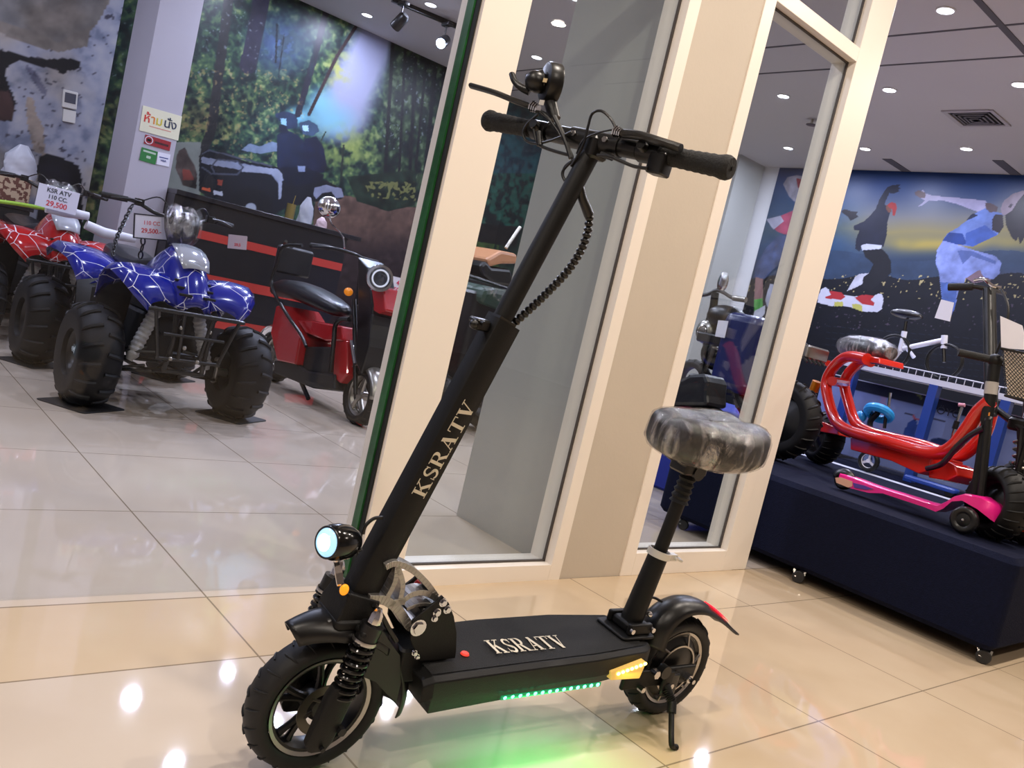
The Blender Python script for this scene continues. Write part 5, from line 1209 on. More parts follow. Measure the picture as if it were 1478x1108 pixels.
# saddle
sp = [mp(x, y) for x, y in ((403, 422), (420, 415), (450, 425), (478, 440), (499, 452))]; rings = []
for i, p in enumerate(sp):
    hw = (.12, .15, .155, .13, .08)[i]; hh = (.05, .075, .075, .065, .045)[i]; rings.append([p+V3((hw*math.copysign(abs(math.cos(a))**.7, math.cos(a)), 0, hh*math.copysign(abs(math.sin(a))**.8, math.sin(a)))) for a in [2*PI*k/18 for k in range(18)]])
MB().loft(rings).build('saddle', seatm, mop, sub=1)
bc = mp(424, 376); MB().rbox((bc.x-.15, bc.y-.03, bc.z-.115), (bc.x+.15, bc.y+.03, bc.z+.1), .03).build('backrest', seatm, mop, bevel=.02)
b = MB()
for s in (-.17, .17): b.tube(smoothpath([mp(424, 351, s)+V3((-s*.4, 0, 0)), mp(409, 356, s), mp(400, 380, s), mp(392, 412, s), mp(412, 450, s), mp(434, 482, s), mp(442, 500, s)], 5), .013, 10)
b.tube([mp(424, 351, -.1), mp(424, 351, .1)], .013, 10); b.build('backrest_frame', darkm, mop)
MB().tube(smoothpath([mp(x, y, -.15) for x, y in ((504, 461), (492, 461), (484, 470), (482, 490), (479, 520), (477, 537))], 5), .016, 10).build('guard_loop', darkm, mop)
b = MB(); b.tube(smoothpath([mp(452, 356, -.28), mp(480, 358, -.22), mp(510, 366, -.1), mp(523, 372, .02), mp(545, 378, .25)], 5), .012, 10); b.tube([mp(523, 372), mp(515, 440)], .016, 10); b.build('handlebar', darkm, mop)
MB().tube([mp(449, 354, -.28), mp(478, 358, -.22)], .018, 14).build('grip', gripm, mop)
ms = MB().tube(smoothpath([mp(497, 358, -.2), mp(494, 340, -.2), mp(478, 322, -.22), mp(476, 308, -.24)], 4), .006, 8).build('mirror_stem', chrome, mop)
MB().ell(mp(475, 299, -.25), (.085, .05, .072)).build('mirror_back', chrome, ms)
b = MB(); b.rbox((-.10, mp(540, 470).y-.12, mp(540, 492).z), (.16, mp(540, 470).y+.02, mp(540, 452).z), .01); b.build('front_basket', mudm, mop, bevel=.004)
MB().ell(mp(503, 421, -.14), (.03, .03, .028)).build('indicator', mat('orange_indicator', 'd88018', .25, emit='e08010', strength=.4), mop)
MB().ell(mp(560, 437, -.02), (.02, .02, .018)).build('indicator', MATS['orange_indicator'], mop)
MB().tube([mp(430, 540, -.1), mp(445, 575, -.12)], .016, 8).build('side_stand', darkm, mop)
sgn('price_sign', 'white price board with pink digits half hidden by the glass edge', 'sign', [onY(566, 398, 5.25), onY(590, 404, 5.25), onY(557, 434, 5.25)], [('4-', .28, .26, 'd03858', -.02), ('50', 0, .26, 'd03858', -.08), ('32', -.3, .34, 'd03858', -.08)])

# ================================================================ navy platform on castors
navy = mat('navy_carpet', '0d1228', .95, noise=(60, .2), bump=(180, .3), spec=.15)
PY0, PY1, PX0, PX1 = 1.12, 2.95, 3.88, 5.45
pf = thing('display_platform', 'navy carpeted display platform on small castors right of the cream post', 'platform', ((PX0+PX1)/2, (PY0+PY1)/2, 0)); pc = V3(((PX0+PX1)/2, (PY0+PY1)/2, 0))
MB().rbox((PX0-pc.x, PY0-pc.y, .062), (PX1-pc.x, PY1-pc.y, .465), .05, seg=5).build('platform_body', navy, pf)
for x, y in ((3.93, 1.17), (3.90, 2.03), (3.93, 2.78), (5.3, 1.25), (5.3, 2.8)):
    o = V3((x, y, 0))-pc; c = MB().lathe([(0, -.011), (.026, -.011), (.03, -.006), (.03, .006), (.026, .011), (0, .011)], o+V3((-.01, -.012, .030)), (.9, .4, 0), 20).build('castor_wheel', mat('castor_rubber', '202022', .5), pf)
    MB().prism([o+V3(p) for p in ((-.012, -.03, .03), (.0, -.03, .062), (.03, .01, .062), (.012, .005, .03))], (.004, -.008, 0)).prism([o+V3(p) for p in ((-.03, -.0, .03), (-.02, .02, .062), (.02, .03, .062), (.0, .02, .03))], (.004, -.008, 0)).build('castor_fork', steelg, c)

# ---- red framed scooter, standing a little askew on the platform
RN = V3((.95, -.60, 0)).normalized(); RO = V3((5.05, 2.65, 0)); RT = V3((-.60, -.95, 0)).normalized()
rs = thing('seated_scooter', 'red tube framed scooter with wrapped saddle on the navy platform', 'scooter', (4.8, 2.25, .465)); RR = V3((4.8, 2.25, .465))
def rp(x, y, off=0.0): return hit(x, y, RO+RN*off, RN)-RR
redg = mat('gloss_red_paint', 'c82418', .2, coat=.7)
q6 = lambda pts, off=0: [rp(1100+x/3.463, 380+y/3.463, off) for x, y in pts]
near = -.11
def rtube(pts, r, nm, m, off, n=6): return MB().tube(smoothpath(q6(pts, off), n), r, 14).build(nm, m, rs)
rtube([(525, 478), (430, 465), (365, 510), (322, 590), (330, 680), (365, 780), (430, 835), (600, 885), (800, 940), (895, 945), (965, 905), (1030, 820), (1080, 745), (1140, 690)], .034, 'frame_tube', redg, near)
rtube([(545, 492), (500, 490), (440, 540), (412, 600), (430, 690), (470, 800), (560, 850), (780, 905), (960, 960), (1040, 930), (1110, 850), (1145, 740)], .034, 'frame_tube', redg, .11)
b = MB().tube(q6([(350, 588)], near)+q6([(418, 600)], .11), .03, 10); b.build('cross_tube', redg, rs)
MB().tube(q6([(330, 500)], near)+q6([(345, 500)], .11), .02, 10).build('cross_tube', redg, rs)
def rprism(pts, off, th_, nm, m, bevel=.006): return MB().prism(q6(pts, off), RN*th_).build(nm, m, rs, smooth=False, bevel=bevel)
rprism([(500, 455), (585, 470), (585, 500), (500, 490)], -.09, .16, 'saddle_bracket', redg)
rprism([(440, 865), (600, 905), (850, 958), (830, 1035), (780, 1050), (640, 985), (440, 930)], -.09, .18, 'battery_body', redg)
rprism([(215, 795), (300, 790), (380, 825), (380, 858), (215, 825)], -.09, .18, 'rear_subframe', redg)
rprism([(830, 1035), (930, 990), (965, 1010), (975, 1060), (925, 1085), (830, 1070)], -.06, .12, 'front_lug', redg)
for off, nm in ((-.10, 'rear_shock'), (.10, 'rear_shock')):
    a, b_ = q6([(275, 590)], off)[0], q6([(208, 760)], off)[0]
    sh_ = MB().tube([a, a.lerp(b_, .28)], .03, 14).tube([a.lerp(b_, .74), b_], .03, 14).tube([a, b_], .012, 10).build(nm, mat('orange_anodised', 'c87818', .3, metal=.5), rs)
    MB().tube(helix(a.lerp(b_, .28), a.lerp(b_, .76), .022, 5, 10), .006, 6).build('shock_spring', chrome, sh_)
def awheel(c, axis, R, w_, par, root_off, rimm=darkm, line=None, nm='tyre'):
    axis = V3(axis).normalized(); ty = tyre(c, R, w_, R*.62, nm, par, axis, m=knob, seg=44, treads=22, lug=.03)
    r = MB().lathe([(R*.64, -w_*.5), (R*.55, -w_*.1), (R*.2, -w_*.5), (0, -w_*.6), (0, w_*.6), (R*.2, w_*.5), (R*.55, w_*.1), (R*.64, w_*.5)], c, axis, 32)
    r.build('wheel_rim', rimm, ty)
    if line: MB().torus(c-axis*w_*.9, axis, R*.70, .003, 40, 6).torus(c+axis*w_*.9, axis, R*.70, .003, 40, 6).build('rim_line', line, ty)
    return ty
wr = .165
wc = rp(1187, 640, .0); wc.z = wr+.006; awheel(wc, RN, wr, .075, rs, 0)
pr0 = rp(1448, 700, 0); pr0.z = wr+.006; awheel(pr0, RN, wr, .07, rs, 0)
MB().tube([pr0+RN*-.09, pr0+RN*-.09+V3((-.0, .06, .35)), rp(1430, 585, -.04)], .018, 10).tube([pr0+RN*.09, pr0+RN*.09+V3((0, .06, .35)), rp(1430, 585, .04)], .018, 10).build('front_fork', darkm, rs)
cs = q6([(520, 430)], 0)[0]
sdl = MB(); rings = []
for i in range(9):
    u = -1+2*i/8; hh = .078*(1-abs(u)**3.2*.55); hw = .11*(1-abs(u)**3*.6); rings.append([cs+RT*(u*.265)+RN*(hw*math.copysign(abs(math.cos(a))**.8, math.cos(a)))+V3((0, 0, hh*math.sin(a)-.0*u)) for a in [2*PI*k/18 for k in range(18)]])
sdl.loft(rings); so_ = sdl.build('saddle', seatm, rs)
sd2 = MB(); sd2.loft([[p+(p-cs)*.05+V3((0, 0, .004*math.sin(k*5+j*2))) for j, p in enumerate(r)] for k, r in enumerate(rings)]); sd2.build('plastic_wrap', wrapm, so_)
MB().tube(q6([(1135, 130), (1140, 400), (1145, 640), (1140, 760)], 0), .03, 14).build('steering_column', darkm, rs)
hb0, hb1 = q6([(925, 112)], -.0)[0], q6([(1205, 135)], 0)[0]
h = MB().tube([q6([(940, 118)], -.12)[0], q6([(1060, 115)], -.05)[0], q6([(1135, 130)], 0)[0], q6([(1210, 150)], .16)[0]], .012, 10).build('handlebar', darkm, rs)
MB().tube([q6([(932, 118)], -.12)[0], q6([(1055, 116)], -.05)[0]], .019, 14).build('grip', gripm, rs)
MB().tube(smoothpath([q6([(1060, 85)], -.07)[0], q6([(1110, 80)], -.05)[0], q6([(1150, 112)], -.03)[0], q6([(1195, 122)], 0)[0]], 4), .009, 8).build('brake_lever', chrome, rs)
MB().tube(smoothpath(q6([(1195, 130), (1230, 220), (1215, 330), (1165, 460)], -.05), 5), .006, 8).build('cable', plast, rs)
MB().tube(smoothpath(q6([(825, 1025), (900, 1000), (970, 920), (1040, 860), (1110, 820)], -.13), 5), .014, 8).build('black_hose', plast, rs)
# tag and paper hanging from the bars
def card(nm, lab, px, f_, m, thick=.003):
    P = [f_(x, y) for x, y in px]; c = sum(P, V3())/len(P); n_ = (P[1]-P[0]).cross(P[2]-P[0]).normalized(); o = MB().prism([p-c for p in P], n_*thick).build(nm, m, None, smooth=False); o.location = c; return o
rpw = lambda x, y: rp(1100+x/3.463, 380+y/3.463, -.12)+RR
tag(card('price_tag', 'blank white tag hanging below the left grip of the red scooter', [(895, 180), (957, 195), (937, 290), (862, 272)], rpw, paper), 'blank white tag hanging below the left grip of the red scooter', 'tag')
# ---- black mesh basket with its sheet, at the right edge
ppx = 4.15
bk = thing('mesh_basket', 'black wire mesh basket cut by the right edge of the photo', 'basket', (0, 0, 0))
A_ = lambda x, y: onX(1100+x/3.463, 380+y/3.463, ppx)
tl, tr, bl = A_(1195, 425), A_(1420, 470), A_(1215, 660); bk.location = tl
m = MB(); n_ = 12
wv = (tr-tl); hv = (bl-tl)
for k in range(-n_, n_+1):
    for s in (1, -1):
        pts = []
        for j in range(n_+1):
            u, v = j/n_, (k+s*j)/n_ if s == 1 else (k+n_-j)/n_
            if 0 <= v <= 1: pts.append(wv*u+hv*v)
        if len(pts) > 1: m.tube([pts[0], pts[-1]], .0016, 4)
m.build('mesh_front', darkm, bk); r = MB(); r.tube([V3((0, 0, 0)), wv, wv+V3((.25, 0, 0)), V3((.25, 0, 0)), V3((0, 0, 0))], .006, 8); r.tube([hv, hv+wv, hv+wv+V3((.25, 0, 0)), hv+V3((.25, 0, 0)), hv], .006, 8); r.build('basket_rim', darkm, bk)
MB().prism([V3((.03, 0, 0)), wv+V3((.03, 0, 0)), wv+hv+V3((.03, 0, 0)), hv+V3((.03, 0, 0))], (.004, 0, 0)).build('basket_back', mat('pale_card_back', 'e8d8c4', .6), bk, smooth=False)
MB().tube([hv+wv*.5+V3((.12, 0, 0)), V3((ppx+.12, (tl+hv).y-.1, .465))-tl], .012, 8).build('basket_post', darkm, bk)
tag(card('price_sheet', 'white price sheet pinned above the mesh basket', [(1190, 262), (1300, 310), (1330, 432), (1195, 424)], A_, paper), 'white price sheet pinned above the mesh basket', 'sheet')
# ---- big black wheel, scooter at the right edge
bw = thing('electric_scooter', 'black fat tyred scooter cut by the right edge behind the pink one', 'scooter', (4.42, 1.30, .471)); BO = V3((4.42, 1.30, .465))
awheel(V3((0, 0, .20)), (1, -.15, 0), .20, .06, bw, 0, line=mat('orange_rim_line', 'b83820', .4))
m = MB().tube([V3((-.09, 0, .2)), V3((-.08, .10, .52))], .02, 10); m.tube([V3((.09, 0, .2)), V3((.08, .10, .52))], .02, 10); m.rbox((-.1, .04, .5), (.1, .16, .56), .02); m.tube([V3((0, .1, .55)), V3((0, .16, .85))], .03, 12); m.build('front_fork', darkm, bw)
MB().tube(helix(V3((-.085, .04, .26)), V3((-.08, .09, .48)), .028, 7, 10), .006, 6).build('fork_spring', steelg, bw)
MB().rbox((-.06, -.03, .56), (.08, .12, .64), .02).build('chrome_bracket', chrome, bw)
# fat black wheel of the machine standing behind the cream post
bw2 = thing('fat_tyre_bike', 'black fat tyred machine mostly hidden behind the cream post', 'bike', (4.55, 2.72, .473))
awheel(V3((-.0, 0, .24)), (1, 0, 0), .24, .08, bw2, 0, line=mat('dark_red_rim_line', '6c2028', .4)); 
m = MB().tube([V3((-.11, .0, .24)), V3((-.10, .12, .60)), V3((-.02, .2, .86))], .018, 10); m.tube([V3((.11, 0, .24)), V3((.10, .12, .60)), V3((.02, .2, .86))], .018, 10); m.tube([V3((-.12, .1, .62)), V3((.12, .1, .62))], .015, 10); m.tube([V3((0, .2, .8)), V3((0, .24, 1.0))], .025, 12); m.build('fork', darkm, bw2)
MB().rbox((-.08, -.1, .62), (.16, .06, .70), .02).build('rear_rack', steelg, bw2)
for i in range(5): MB().tube([V3((-.1+.05*i, -.12, .60)), V3((-.12+.05*i, .16, .80))], .007, 6).build('rack_bar', darkm, bw2)
# ---- pink kick scooter at the front edge
pk = thing('kick_scooter', 'pink kids kick scooter with black stem at the platform edge', 'scooter', (4.2, 1.8, .465)); PO = V3((4.2, 1.8, .465))
pkx = 4.2
P7 = lambda pts, X: [onX(1060+x/3.258, 640+y/3.258, X)-PO for x, y in pts]
pink = mat('hot_pink_plastic', 'e81c88', .3, coat=.4)
top = [(490, 137), (560, 160), (640, 190), (700, 210), (800, 240), (900, 272), (960, 288), (1000, 272), (1045, 248), (1100, 236), (1180, 250), (1240, 285), (1265, 318)]
bot = [(490, 185), (560, 215), (640, 235), (690, 232), (800, 268), (900, 300), (955, 322), (1010, 312), (1060, 280), (1110, 275), (1170, 312), (1200, 352), (1262, 392)]
tp, bp_ = P7(top, pkx-.05), P7(bot, pkx-.05); rings = []
for i, (a, b_) in enumerate(zip(tp, bp_)):
    w_ = (.035, .045, .045, .045, .05, .055, .06, .07, .09, .10, .10, .085, .04)[i]; zb = b_.z if i < 8 else b_.z
    b2 = V3((a.x, a.y, min(b_.z, a.z-.012))); rings.append([V3((0-w_, a.y, b2.z)), V3((-w_, a.y, a.z-.006)), V3((-w_*.8, a.y, a.z)), V3((w_*.8, a.y, a.z)), V3((w_, a.y, a.z-.006)), V3((w_, a.y, b2.z))])
MB().loft(rings).build('deck', pink, pk, ang=45)
s_ = MB().prism([p+V3((-.047 if True else 0, 0, 0)) for p in P7([(495, 162), (520, 160), (575, 180), (575, 203), (555, 208), (500, 185)], pkx)], (.004, 0, 0)); s_.build('tan_sticker', mat('tan_sticker', 'd8a488', .5), pk, smooth=False)
s_ = MB().prism([p+V3((-.049, 0, 0)) for p in P7([(578, 185), (630, 198), (675, 215), (640, 218), (585, 208)], pkx)], (.004, 0, 0)); s_.build('purple_sticker', mat('purple_sticker', '54388c', .5), pk, smooth=False)
for s in (-1, 1):
    c = onX(1060+1085/3.258, 640+355/3.258, pkx-.11)-PO; c = V3((s*.115, c.y, .066)); ty = tyre(c, .062, .022, .03, 'front_wheel', pk, (1, 0, 0), m=mat('small_wheel_rubber', '141416', .3), seg=32, treads=24, lug=.012)
    MB().lathe([(.034, -.014), (.012, -.02), (0, -.02), (0, .02), (.012, .02), (.034, .014)], c, (1, 0, 0), 24).build('wheel_hub', plast, ty); MB().ell(c-V3((.021, 0, 0)), (.004, .007, .007), seg=10, rings=6).build('axle_cap', chrome, ty)
c = onX(1060+515/3.258, 640+172/3.258, pkx)-PO; c = V3((0, c.y, .0545)); tyre(c, .05, .022, .022, 'rear_wheel', pk, (1, 0, 0), m=MATS['small_wheel_rubber'], seg=28, treads=20, lug=.012)
shell((0, c.y, .05), .062, 150, 10, .03, 'rear_brake', plast, pk)
st0, st1 = onX(1403, 742, pkx)-PO, onX(1437, 520, pkx)-PO
so = MB().tube([st0, st0.lerp(st1, .62)], .021, 16).tube([st0.lerp(st1, .6), st1], .026, 16).build('stem', matte, pk)
MB().tube([st0.lerp(st1, .78), st0.lerp(st1, .86)], .028, 16).build('grey_clamp', mat('pale_grey_clamp', 'a8a4a0', .5), pk)
hbv = V3((.55, -.84, 0)).normalized()
MB().tube([st1-hbv*.02, st1+hbv*.20], .02, 14).tube([st1-hbv*.16, st1-hbv*.02], .018, 14).build('t_handle', gripm, pk)
MB().ell(st1, (.035, .035, .03)).build('handle_joint', matte, pk)
M_ = frame(st0.lerp(st1, .36)+V3((-.021, -.0, 0)), (st1-st0), V3((0, 1, 0)))
for i in range(9): MB().box((-.010+.03*i-.03, -.012, -.0), (.006+.03*i-.03, -.003, .0015), M=M_ @ Matrix.Translation((0, -.006, .0))).build('orange_mark', mat('orange_mark', 'd88830', .5), so, smooth=False)
# ================================================================ rack, backdrop and small bikes behind the platform
RX = 6.0
bl_ = mat('rack_blue', '1c3c8c', .4); wh_ = mat('rack_white', 'c4c8d8', .4)
pl2 = thing('display_plinth', 'low dark plinth with pale top edge behind the red scooter', 'platform', (6.1, 2.5, 0))
MB().box((-.55, -1.1, 0), (.6, .68, .44)).build('plinth_body', navy, pl2, smooth=False); MB().box((-.55, -1.1, .44), (-.35, .68, .444)).build('pale_edge', wh_, pl2, smooth=False)
rk = thing('display_rack', 'blue and white display rack holding the small bikes', 'rack', (RX, 2.6, .0)); RK = V3((RX, 2.6, 0))
zs = onX(1330, 545, RX).z
MB().box((-.02, -1.1, zs-.03), (.5, .60, zs+.01)).build('shelf', wh_, rk, smooth=False)
for y in (onX(1338, 600, RX).y, onX(1448, 600, RX).y, 3.12): MB().box((-.03, y-RK.y-.03, .444), (.04, y-RK.y+.03, zs-.03)).build('rack_post', bl_, rk, smooth=False)
g = MB()
for i in range(30): g.tube([V3((-.02, .56-i*.055, zs+.01)), V3((-.02, .56-i*.055, zs+.05))], .003, 4)
g.tube([V3((-.02, .58, zs+.05)), V3((-.02, -1.08, zs+.05))], .005, 6); g.build('wire_rail', wh_, rk)
# backdrop with a printed kids tricycle
B_ = Print((RX+.25, 1.5, .475), (0, 1, 0), (0, 0, 1), 190, 56, .0105, .0105); B_.n1 = B_.noise(4, 3, 3)
B_.c = ramp(B_.n1, '6c7ca8', '8490bc'); z = Z(1240, 540, 6.155)
B_.put((B_.y < 560+(B_.x-1240)*.235+4)*1.0, '14182a', 1)
B_.poly(z([(240, 30), (400, 50), (350, 110), (300, 90)]), '3c4030'); B_.poly(z([(470, 60), (540, 80), (560, 230), (490, 160)]), '6a7440', .3); B_.poly(z([(640, 80), (820, 110), (740, 190), (640, 170)]), '7c2838', .3)
B_.poly(z([(190, 195), (240, 210), (230, 500), (180, 480)]), 'a87c98', .1, .5)
B_.poly(z([(430, 430), (480, 400), (520, 420), (500, 560), (440, 600), (380, 560)]), '2c4a94', .3); B_.poly(z([(520, 470), (600, 430), (590, 500), (540, 530)]), '344c80', .3)
for pts in ([(415, 350), (480, 362), (500, 400)], [(760, 415), (640, 385), (600, 400), (560, 440)]): B_.line(z(pts), 2.6, '282430')
B_.line(z([(480, 365), (500, 400), (560, 410), (620, 385)]), 2.2, 'a04c54'); B_.line(z([(530, 500), (560, 620)]), 3, 'a03840'); B_.blob(1240+715/6.155, 540+620/6.155, 16, 9, '1c2c54', 1, .05, 8); B_.poly(z([(690, 580), (730, 560), (770, 590)]), '1c2c54', .1)
bd = tag(B_.build('kids_backdrop', inkm, flip=True), 'lilac backdrop printed with a blue tricycle behind the red scooter', 'backdrop')
bd2 = MB().box((RX+.255, 1.5, .47), (RX+.28, 1.5+189*.0105, 1.06)).build('backdrop_board', wh_, bd, smooth=False)
p = onX(1363, 594, RX+.245); text_mesh('lettering', 'MÖYÖ', .075, mat('ink_2a2c3c', '2a2c3c', .6), frame((RX+.245, p.y, p.z), (0, -1, 0), (0, 0, 1)), bd)
# white bike on the shelf
wb = thing('small_bicycle', 'small white framed bicycle on top of the rack shelf', 'bicycle', (RX+.1, 2.55, zs+.01)); WO = V3((RX+.1, 2.55, zs+.01))
w6 = lambda pts, dx=0: [onX(1100+x/3.463, 380+y/3.463, RX+.1+dx)-WO for x, y in pts]
m = MB()
for pts, r in (([(712, 340), (700, 400), (690, 440)], .02), ([(705, 425), (900, 385)], .018), ([(690, 440), (640, 500)], .014), ([(912, 360), (908, 425)], .022), ([(705, 400), (760, 470)], .014)): m.tube(w6(pts), r, 10)
m.build('white_frame', mat('gloss_white_paint', 'd8dcec', .25, coat=.4), wb); m = MB(); m.tube(w6([(712, 340), (720, 290)]), .012, 8); m.build('seat_post', darkm, wb)
c = w6([(722, 255)])[0]; MB().ell(c, (.06, .12, .035)).build('saddle', seatm, wb)
for px in ((640, 500), (905, 510)):
    c = w6([px])[0]; c.z = .135; tyre(c, .13, .022, .11, 'tyre', wb, (1, 0, 0), m=knob, seg=32, treads=16, lug=.01)
MB().tube(w6([(908, 425)])+[V3((0, w6([(905, 510)])[0].y, .13))], .012, 8).build('fork', darkm, wb)
# blue kids scooter with ring and a balance bike
kb_ = thing('kids_scooter', 'black kids scooter with a sky blue handle ring on the plinth', 'scooter', (5.72, 2.7, .447)); KO = V3((5.72, 2.7, .447)); k6 = lambda pts, dx=0: [onX(1240+x/6.155, 540+y/6.155, 5.72+dx)-KO for x, y in pts]
sky = mat('sky_blue_plastic', '2c94d8', .3)
MB().tube(smoothpath(k6([(95, 495), (100, 420), (140, 370), (170, 340)]), 5), .02, 10).build('stem', darkm, kb_)
c = k6([(175, 345)])[0]; MB().torus(c, (.5, .1, .85), .075, .03, 32, 10).build('handle_ring', sky, kb_); MB().ell(c+V3((0, 0, .03)), (.05, .06, .03)).build('black_dome', glossb, kb_)
MB().tube(k6([(35, 335), (110, 345)]), .018, 10).build('grip', gripm, kb_); MB().ell(k6([(15, 375)])[0], .04).build('blue_knob', sky, kb_)
MB().tube(k6([(225, 480), (245, 300)]), .012, 8).build('fork_post', darkm, kb_); MB().tube(k6([(262, 290), (278, 165)]), .010, 8).build('chrome_post', chrome, kb_)
c = k6([(80, 790)])[0]; c.z = .079; ty = tyre(c, .075, .025, .05, 'tyre', kb_, (1, 0, 0), m=knob, seg=28, treads=14, lug=.01); r = MB().lathe([(.05, -.008), (.046, 0), (.05, .008)], c, (1, 0, 0), 24).cyl(c-V3((.012, 0, 0)), c+V3((.012, 0, 0)), .014)
for k in range(3): t = 2*PI*k/3+PI/2; r.tube([c, c+V3((0, .047*math.cos(t), .047*math.sin(t)))], .009, 6)
r.build('white_spokes', paper, ty); MB().tube([c+V3((.03, 0, 0)), k6([(95, 495)])[0]], .012, 8).build('lower_stem', bl_, kb_)
ks = thing('kids_scooter', 'slim kids scooter with chrome telescopic stem on the plinth', 'scooter', (5.8, 2.15, .447)); KS = V3((5.8, 2.15, .447)); k7 = lambda pts: [onX(1240+x/6.155, 540+y/6.155, 5.8)-KS for x, y in pts]
MB().tube(k7([(815, 610), (850, 480), (915, 290)]), .011, 10).build('chrome_stem', chrome, ks); MB().tube(k7([(848, 485), (872, 415)]), .018, 10).build('stem_lock', darkm, ks); MB().tube(k7([(885, 270), (940, 275)]), .012, 8).build('handle', mat('rose_handle', 'c88898', .4), ks)
p = k7([(800, 680)])[0]; MB().rbox((-.05, p.y-.12, .0+.03), (.05, p.y+.22, .06), .02).build('deck', bl_, ks); MB().cyl((-.03, p.y-.08, .03), (.03, p.y-.08, .03), .03).build('wheel', knob, ks)
# ================================================================ mopeds seen through the narrow window
CO = V3((5.0, 3.6, 0))
cl_ = thing('display_plinth', 'royal blue cloth covered plinth behind the narrow window', 'platform', (5.3, 3.85, 0))
MB().rbox((-.62, -.62, 0), (.75, .75, .62), .04).build('plinth_body', mat('royal_blue_cloth', '1c2c90', .8, bump=(12, .5)), cl_)
bkx = 5.0
mb2 = thing('moped', 'black and chrome moped with one round mirror seen through the narrow window', 'moped', (bkx, 3.65, .625)); BK = V3((bkx, 3.65, .62)); w5 = lambda pts, dx=0: [onX(960+x/5.54, 400+y/5.54, bkx+dx)-BK for x, y in pts]
MB().tube(smoothpath(w5([(290, 150), (345, 140), (410, 110), (470, 130), (540, 170), (640, 185)]), 5), .014, 10).build('handlebar', darkm, mb2)
MB().tube(w5([(545, 172), (645, 187)]), .02, 12).build('grip', steelg, mb2)
ms = MB().tube(w5([(415, 120), (455, 90)]), .006, 6).build('mirror_stem', chrome, mb2); MB().ell(w5([(460, 45)])[0], (.02, .045, .075)).build('mirror', chrome, ms)
MB().tube(w5([(400, 130), (385, 240), (340, 400), (330, 560)]), .028, 10).build('front_column', darkm, mb2)
c = w5([(330, 440)])[0]; MB().ell(c, (.06, .085, .09)).build('silver_lamp', steelg, mb2); MB().torus(c-V3((.055, 0, 0)), (1, 0, 0), .035, .008, 24, 8).build('lamp_ring', chrome, mb2)
MB().ell(w5([(420, 620)])[0], (.08, .14, .12)).build('motor', glossb, mb2); MB().ell(w5([(380, 560)])[0], (.05, .05, .05)).build('chrome_cap', chrome, mb2)
m = MB(); c = w5([(640, 590)])[0]; m.rbox((-.12, c.y-.15, c.z-.30), (.12, c.y+.17, c.z+.24), .07); m.build('rear_box', mat('dark_blue_plastic', '1e2658', .3), mb2, bevel=.04)
m = MB(); c = w5([(480, 520)])[0]; m.rbox((-.08, c.y-.18, c.z-.04), (.08, c.y+.2, c.z+.03), .02); m.build('cross_bar', darkm, mb2); m = MB(); c = w5([(490, 330)])[0]; m.ell(c, (.10, .16, .09)); m.build('tank', darkm, mb2)
ppw = [w5([(270, 520)])[0], w5([(560, 700)])[0]]
for c in (V3((0, .12, .15)), V3((0, -.42, .15))): tyre(c, .15, .05, .09, 'tyre', mb2, (1, 0, 0), m=knob, seg=32, treads=16, lug=.02)
MB().rbox((-.1, -.3, .12), (.1, .1, .2), .03).build('foot_deck', plast, mb2)
w5w = lambda x, y: onX(960+x/5.54, 400+y/5.54, bkx-.14)
card('price_tag', '', [(425, 343), (505, 350), (475, 485), (398, 472)], w5w, paper)
tag([o for o in C.objects if o.name.startswith('price_tag') and 'label' not in o][-1], 'white tag with faint pink writing hanging on the chrome moped', 'tag')
# black seat end in front of the blue cloth
bs = thing('seated_scooter', 'black seated scooter in front of the royal blue plinth', 'scooter', (4.05, 2.5, .465)); SO = V3((4.05, 2.5, .465)); w8 = lambda pts: [onX(960+x/5.54, 400+y/5.54, 4.05)-SO for x, y in pts]
pts = w8([(110, 950), (200, 830), (280, 790), (400, 785), (425, 850), (415, 960), (420, 1040), (120, 1040)])
MB().prism([p+V3((-.1, 0, 0)) for p in pts], (.2, 0, 0)).build('rear_body', seatm, bs, smooth=False, bevel=.02); MB().tube(w8([(215, 930), (225, 1010)]), .014, 10).build('chrome_post', chrome, bs)
c = w8([(260, 1060)])[0]; MB().rbox((-.09, c.y-.14, .06), (.09, c.y+.14, c.z+.02), .04).build('lower_body', darkm, bs); tyre(V3((.05, c.y-.06, .124)), .12, .05, .07, 'tyre', bs, (1, 0, 0), m=knob, seg=32, treads=16, lug=.02)
# green quad with film and brown quad nose in the wide window strip
gq = thing('quad_bike', 'dark green quad under clear film beside the grey pillar', 'quad bike', (4.15, 5.0, 0)); GQ = V3((4.15, 5.0, 0)); w9 = lambda pts, dy=0: [onY(640+x/4.617, 380+y/4.617, 5.0+dy)-GQ for x, y in pts]
gm_ = mat('dark_green_plastic', '2c4438', .35)
pts = w9([(130, 235), (160, 150), (240, 140), (330, 160), (400, 190), (440, 270), (300, 300)]); MB().prism([p+V3((0, -.2, 0)) for p in pts], (0, .5, 0)).build('body', gm_, gq, smooth=False, bevel=.04)
pts = w9([(165, 130), (345, 155), (300, 185), (240, 225), (200, 190)]); MB().prism([p+V3((0, -.25, .0)) for p in pts], (0, .1, 0)).build('clear_film', wrapm, gq, smooth=False, bevel=.01)
for x in (-.28, .28):
    tyre(V3((w9([(270, 240)])[0].x+x*1.0, 0, .22)), .22, .08, .11, 'tyre', gq, (1, 0, 0), m=knob, seg=32, treads=16, lug=.03)
MB().tube(w9([(160, 80), (240, 105), (420, 165)]), .014, 8).build('handlebar', darkm, gq)
MB().rbox((w9([(270, 240)])[0].x-.2, -.15, .2), (w9([(270, 240)])[0].x+.2, .6, w9([(270, 290)])[0].z+.1), .04).build('chassis', darkm, gq)
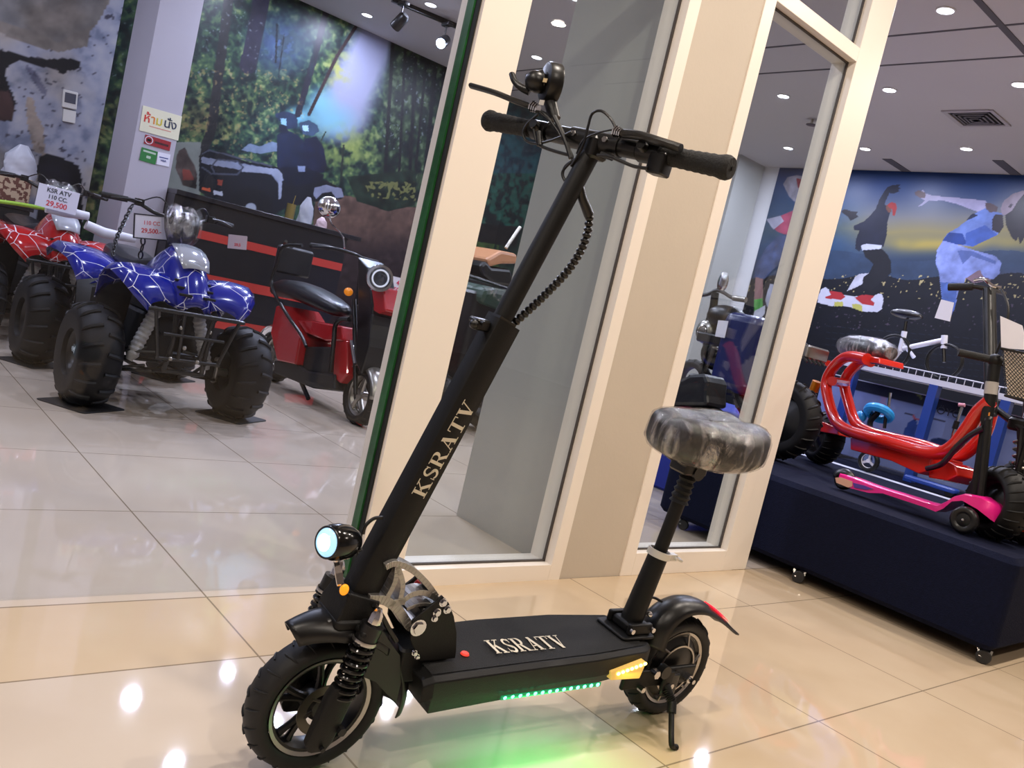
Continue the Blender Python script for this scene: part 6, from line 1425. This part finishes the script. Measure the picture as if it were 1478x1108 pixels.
oq = thing('toy_car', 'dark vehicle with tan bonnet standing before the forest print', 'vehicle', (5.2, 6.6, 0)); OQ = V3((5.2, 6.6, 0)); wa = lambda pts: [onY(640+x/4.103, 230+y/4.103, 6.6)-OQ for x, y in pts]
MB().prism([p for p in wa([(255, 590), (345, 540), (440, 560), (440, 620), (350, 620), (270, 640)])], (0, .5, 0)).build('tan_bonnet', mat('tan_paint', 'b07c58', .35), oq, smooth=False, bevel=.03)
MB().prism([p for p in wa([(215, 630), (255, 600), (290, 640), (400, 650), (440, 760), (300, 740), (240, 690)])], (0, .5, 0)).build('dark_body', darkm, oq, smooth=False, bevel=.03)
MB().tube(wa([(370, 525), (455, 400)]), .02, 8).build('roll_bar', steelg, oq)
c = wa([(330, 740)])[0]; MB().rbox((c.x-.45, 0, .15), (c.x+.5, 1.0, c.z), .05).build('chassis', darkm, oq)
for x in (-.4, .45): tyre(V3((c.x+x, .05, .24)), .24, .09, .13, 'tyre', oq, (1, 0, 0), m=knob, seg=32, treads=16, lug=.03)
# sprinkler and ceiling air vent
p = onZ(1173, 172, ZC); sp_ = thing('sprinkler', 'small ceiling sprinkler seen through the narrow window', 'sprinkler', p); MB().cyl((0, 0, 0), (0, 0, -.05), .012).build('pipe', steelg, sp_); MB().lathe([(0, -.05), (.05, -.052), (.05, -.058), (0, -.06)], seg=16).build('deflector', darkm, sp_)
a, b, c, d = [onZ(1040+x/3.374, y/3.374, ZC-.012) for x, y in ((1135, 550), (1300, 548), (1375, 610), (1180, 612))]
cv = (a+b+c+d)/4; sz_ = .17; vt = thing('air_vent', 'square louvred ceiling air vent right of the cream post', 'vent', (cv.x, cv.y, ZC))
m = MB()
for k in range(4): r0 = sz_*(1-k*.24); r1 = r0-.028; 
fr = MB(); fr.box((-sz_-.03, -sz_-.03, -.012), (sz_+.04, -sz_, 0)); fr.box((-sz_-.04, sz_, -.012), (sz_+.04, sz_+.04, 0)); fr.box((-sz_-.04, -sz_, -.012), (-sz_, sz_, 0)); fr.box((sz_, -sz_, -.012), (sz_+.04, sz_, 0)); fr.build('vent_frame', mat('pale_vent_frame', 'a8a4a8', .6), vt, smooth=False)
MB().box((-sz_, -sz_, -.003), (sz_, sz_, 0)).build('dark_opening', mat('vent_dark', '1a1a1c', .8), vt, smooth=False)
for k in range(5):
    r = sz_-.02-k*.034; z0 = -.012-.004*k
    l_ = MB()
    for (x0, y0, x1, y1) in ((-r, -r, r, -r+.014), (-r, r-.014, r, r), (-r, -r, -r+.014, r), (r-.014, -r, r, r)): l_.box((x0, y0, z0), (x1, y1, z0+.004))
    l_.build('louvre', MATS['pale_vent_frame'] if False else mat('vent_louvre', '6c686c', .6), vt, smooth=False)
